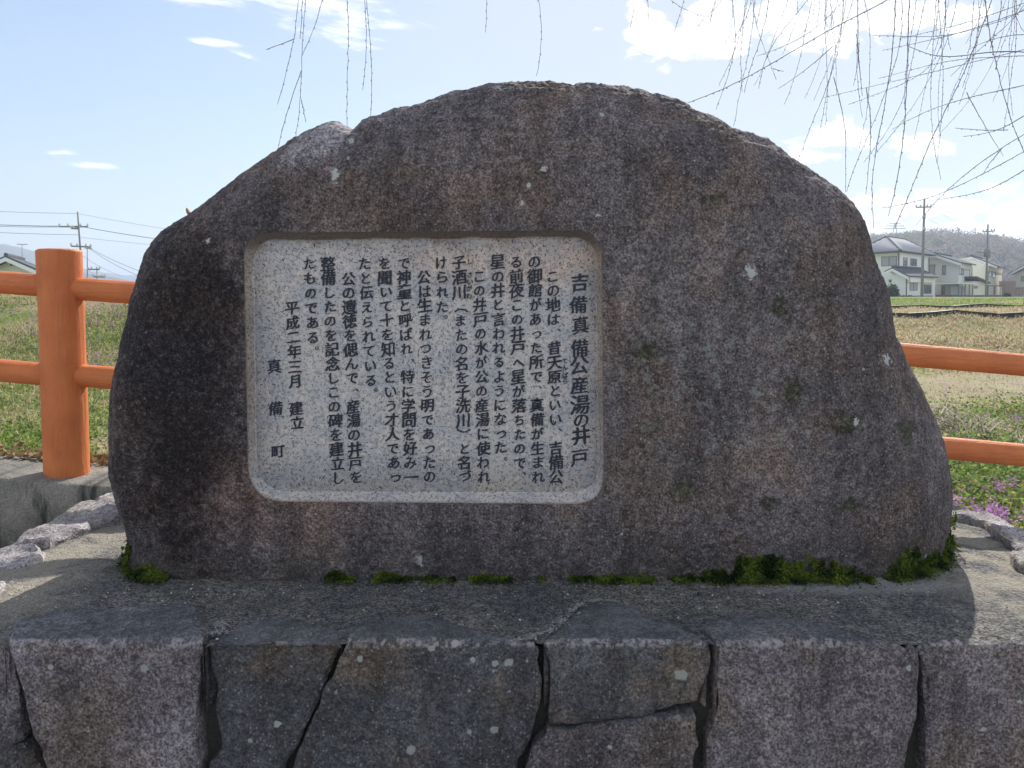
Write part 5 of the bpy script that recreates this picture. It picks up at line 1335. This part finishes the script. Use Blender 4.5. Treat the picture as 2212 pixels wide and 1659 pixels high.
# ------------------------------------------------------------------ hills
def hill_mesh(name, prof, C, Y, half, mat, label, jag=0., n=120, sink=.6):
    pr = np.array([tuple(P(*C(x, y), Y)) for x, y in prof]); pr = resample(pr, n)
    xs_, zr = pr[:, 0], np.maximum(pr[:, 2], .3); rows = np.linspace(-1, 1, 25); V = []
    for r_ in rows:
        k = math.cos(r_*math.pi/2)**1.1 if abs(r_) < 1 else 0
        x = xs_*(1+.0*r_); y = Y+r_*half+0*xs_
        z = .2+(zr-.2)*k*(1 if r_ == 0 else 1)
        z = z+(zr*.06)*vnoise(np.stack([x, y, 0*x], 1), 6/half, 3)*(abs(r_) > .05)*k
        if jag and r_ == 0: z = z+jag*rng.uniform(-1, 1, len(z))
        V.append(np.stack([x, y, z-sink], 1))
    V = np.vstack(V); i = np.arange(24)[:, None]; j_ = np.arange(n-1)[None]
    F = np.stack([i*n+j_, i*n+j_+1, (i+1)*n+j_+1, (i+1)*n+j_], -1).reshape(-1, 4)
    return tag(from_np(name, V, F, mat), label, kind='structure'), pr
M_HILL = simple('hill_floor', (.09, .08, .055), 1, .3, .05)
HR = [(-2600, 1030), (-2100, 930), (-1500, 740), (-900, 560), (-300, 420), (200, 380), (450, 352), (560, 340), (650, 332), (790, 330), (870, 318), (1000, 300), (1100, 328), (1200, 348), (1350, 365), (1500, 392), (1620, 440), (1700, 480), (1800, 512), (1880, 560), (1940, 612), (2024, 680), (2200, 800), (2500, 950)]
YH = 420
_, hp_ = hill_mesh('hill', HR, lambda x, y: Cr(x, y+28), YH, 130, M_HILL, 'low wooded hill rising behind the houses', sink=4.5)
def crowns(name, n, xs, zs, Y, front, rad, leaf, mat, label, per=70, zoff=0):
    t = rng.uniform(0, 1, n); x = xs[0]+(xs[-1]-xs[0])*t; s = rng.uniform(0, 1, n)**.8*front
    zr = np.interp(x, xs, zs); k = np.cos(s/130*math.pi/2)**1.1
    c_ = np.stack([x, Y-s, .2+(zr-.2)*k-rad*.35+zoff], 1); rr = rad*rng.uniform(.6, 1.35, n)
    d = rng.normal(size=(n, per, 3)); d /= np.linalg.norm(d, axis=2)[..., None]; q = rng.uniform(.2, 1, (n, per))**.5
    L_ = c_[:, None]+d*(q*rr[:, None])[..., None]*np.array([1, 1, 1.15])
    leaves(name, L_.reshape(-1, 3), leaf, mat, label, flat=1.3)
M_BARE = leafy_mat('bare_wood', (.2, .15, .125), (.32, .25, .21), .12, .3); M_EVER = leafy_mat('evergreen', (.035, .06, .025), (.08, .10, .035), .12, .2); M_SPR = leafy_mat('spring_green', (.16, .19, .06), (.24, .24, .1), .15, .3)
crowns('wood', 1900, hp_[:, 0], hp_[:, 2], YH, 110, 3.2, .95, M_BARE, 'bare brown trees covering the hill', 90)
crowns('wood', 650, hp_[:, 0], hp_[:, 2]-3, YH, 110, 3.4, .9, M_EVER, 'dark evergreen trees scattered over the hill', 90)
ls_ = hp_[:, 0] < P(*Cr(760, 0), YH).x
crowns('wood', 420, hp_[ls_][:, 0], hp_[ls_][:, 2], YH, 60, 3.0, .9, M_SPR, 'yellow green trees on the left shoulder of the hill', 90)
rs_ = hp_[:, 0] > P(*Cr(1750, 0), YH).x
crowns('wood', 90, hp_[rs_][:, 0], hp_[rs_][:, 2], YH, 60, 2.6, .9, M_SPR, 'yellow green trees on the right foot of the hill', 90)
M_FAR = simple('far_wood', (.05, .06, .045), 1, .3, .02)
hill_mesh('far_hill', [(-1200, 560), (-400, 600), (0, 655), (80, 660), (200, 690), (300, 705), (430, 760), (600, 850), (800, 950), (1000, 1030), (1200, 1075)], Cl, 1250, 260, M_FAR, 'far blue hill at the left edge', 1.6, 240)
hill_mesh('far_ridge', [(300, 1120), (900, 1060), (1230, 1045), (1400, 1050), (1520, 1062), (1700, 1095), (1850, 1100), (1990, 1095), (2600, 1060), (3600, 1090)], Cl, 1700, 260, M_FAR, 'far blue ridge between the orange post and the boulder', 2., 260)
# faint pylon on the hill
mb = MB(); pc_ = P(*Cr(620, 345), YH); pt_ = P(*Cr(620, 215), YH)
for sx in (-1.6, 1.6): mb.tube([pc_+Vector((sx, 0, -2)), pt_+Vector((sx*.12, 0, 0))], .22, 4)
for k, hw in ((.55, 6), (.75, 5), (.93, 3.5)):
    q = pc_.lerp(pt_, k); mb.tube([q-Vector((hw, 0, 0)), q+Vector((hw, 0, 0))], .2, 4)
tag(mb.build('pylon', M_POLE), 'faint lattice pylon on the hill left of the tall pole', 'pylon')

# ------------------------------------------------------------------ air
mb = MB(); mb.box((-2600, -60, -2.5), (2600, 4100, 75))
hm = bpy.data.materials.new('haze_air'); hm.use_nodes = True; nt = hm.node_tree; nt.nodes.clear()
out = nt.nodes.new('ShaderNodeOutputMaterial'); pv_ = nt.nodes.new('ShaderNodeVolumePrincipled')
pv_.inputs['Color'].default_value = (.70, .82, 1, 1); pv_.inputs['Density'].default_value = .0007; pv_.inputs['Anisotropy'].default_value = .25
nt.links.new(pv_.outputs[0], out.inputs['Volume'])
tag(mb.build('haze', hm), 'thin pale haze over the whole valley', kind='stuff')
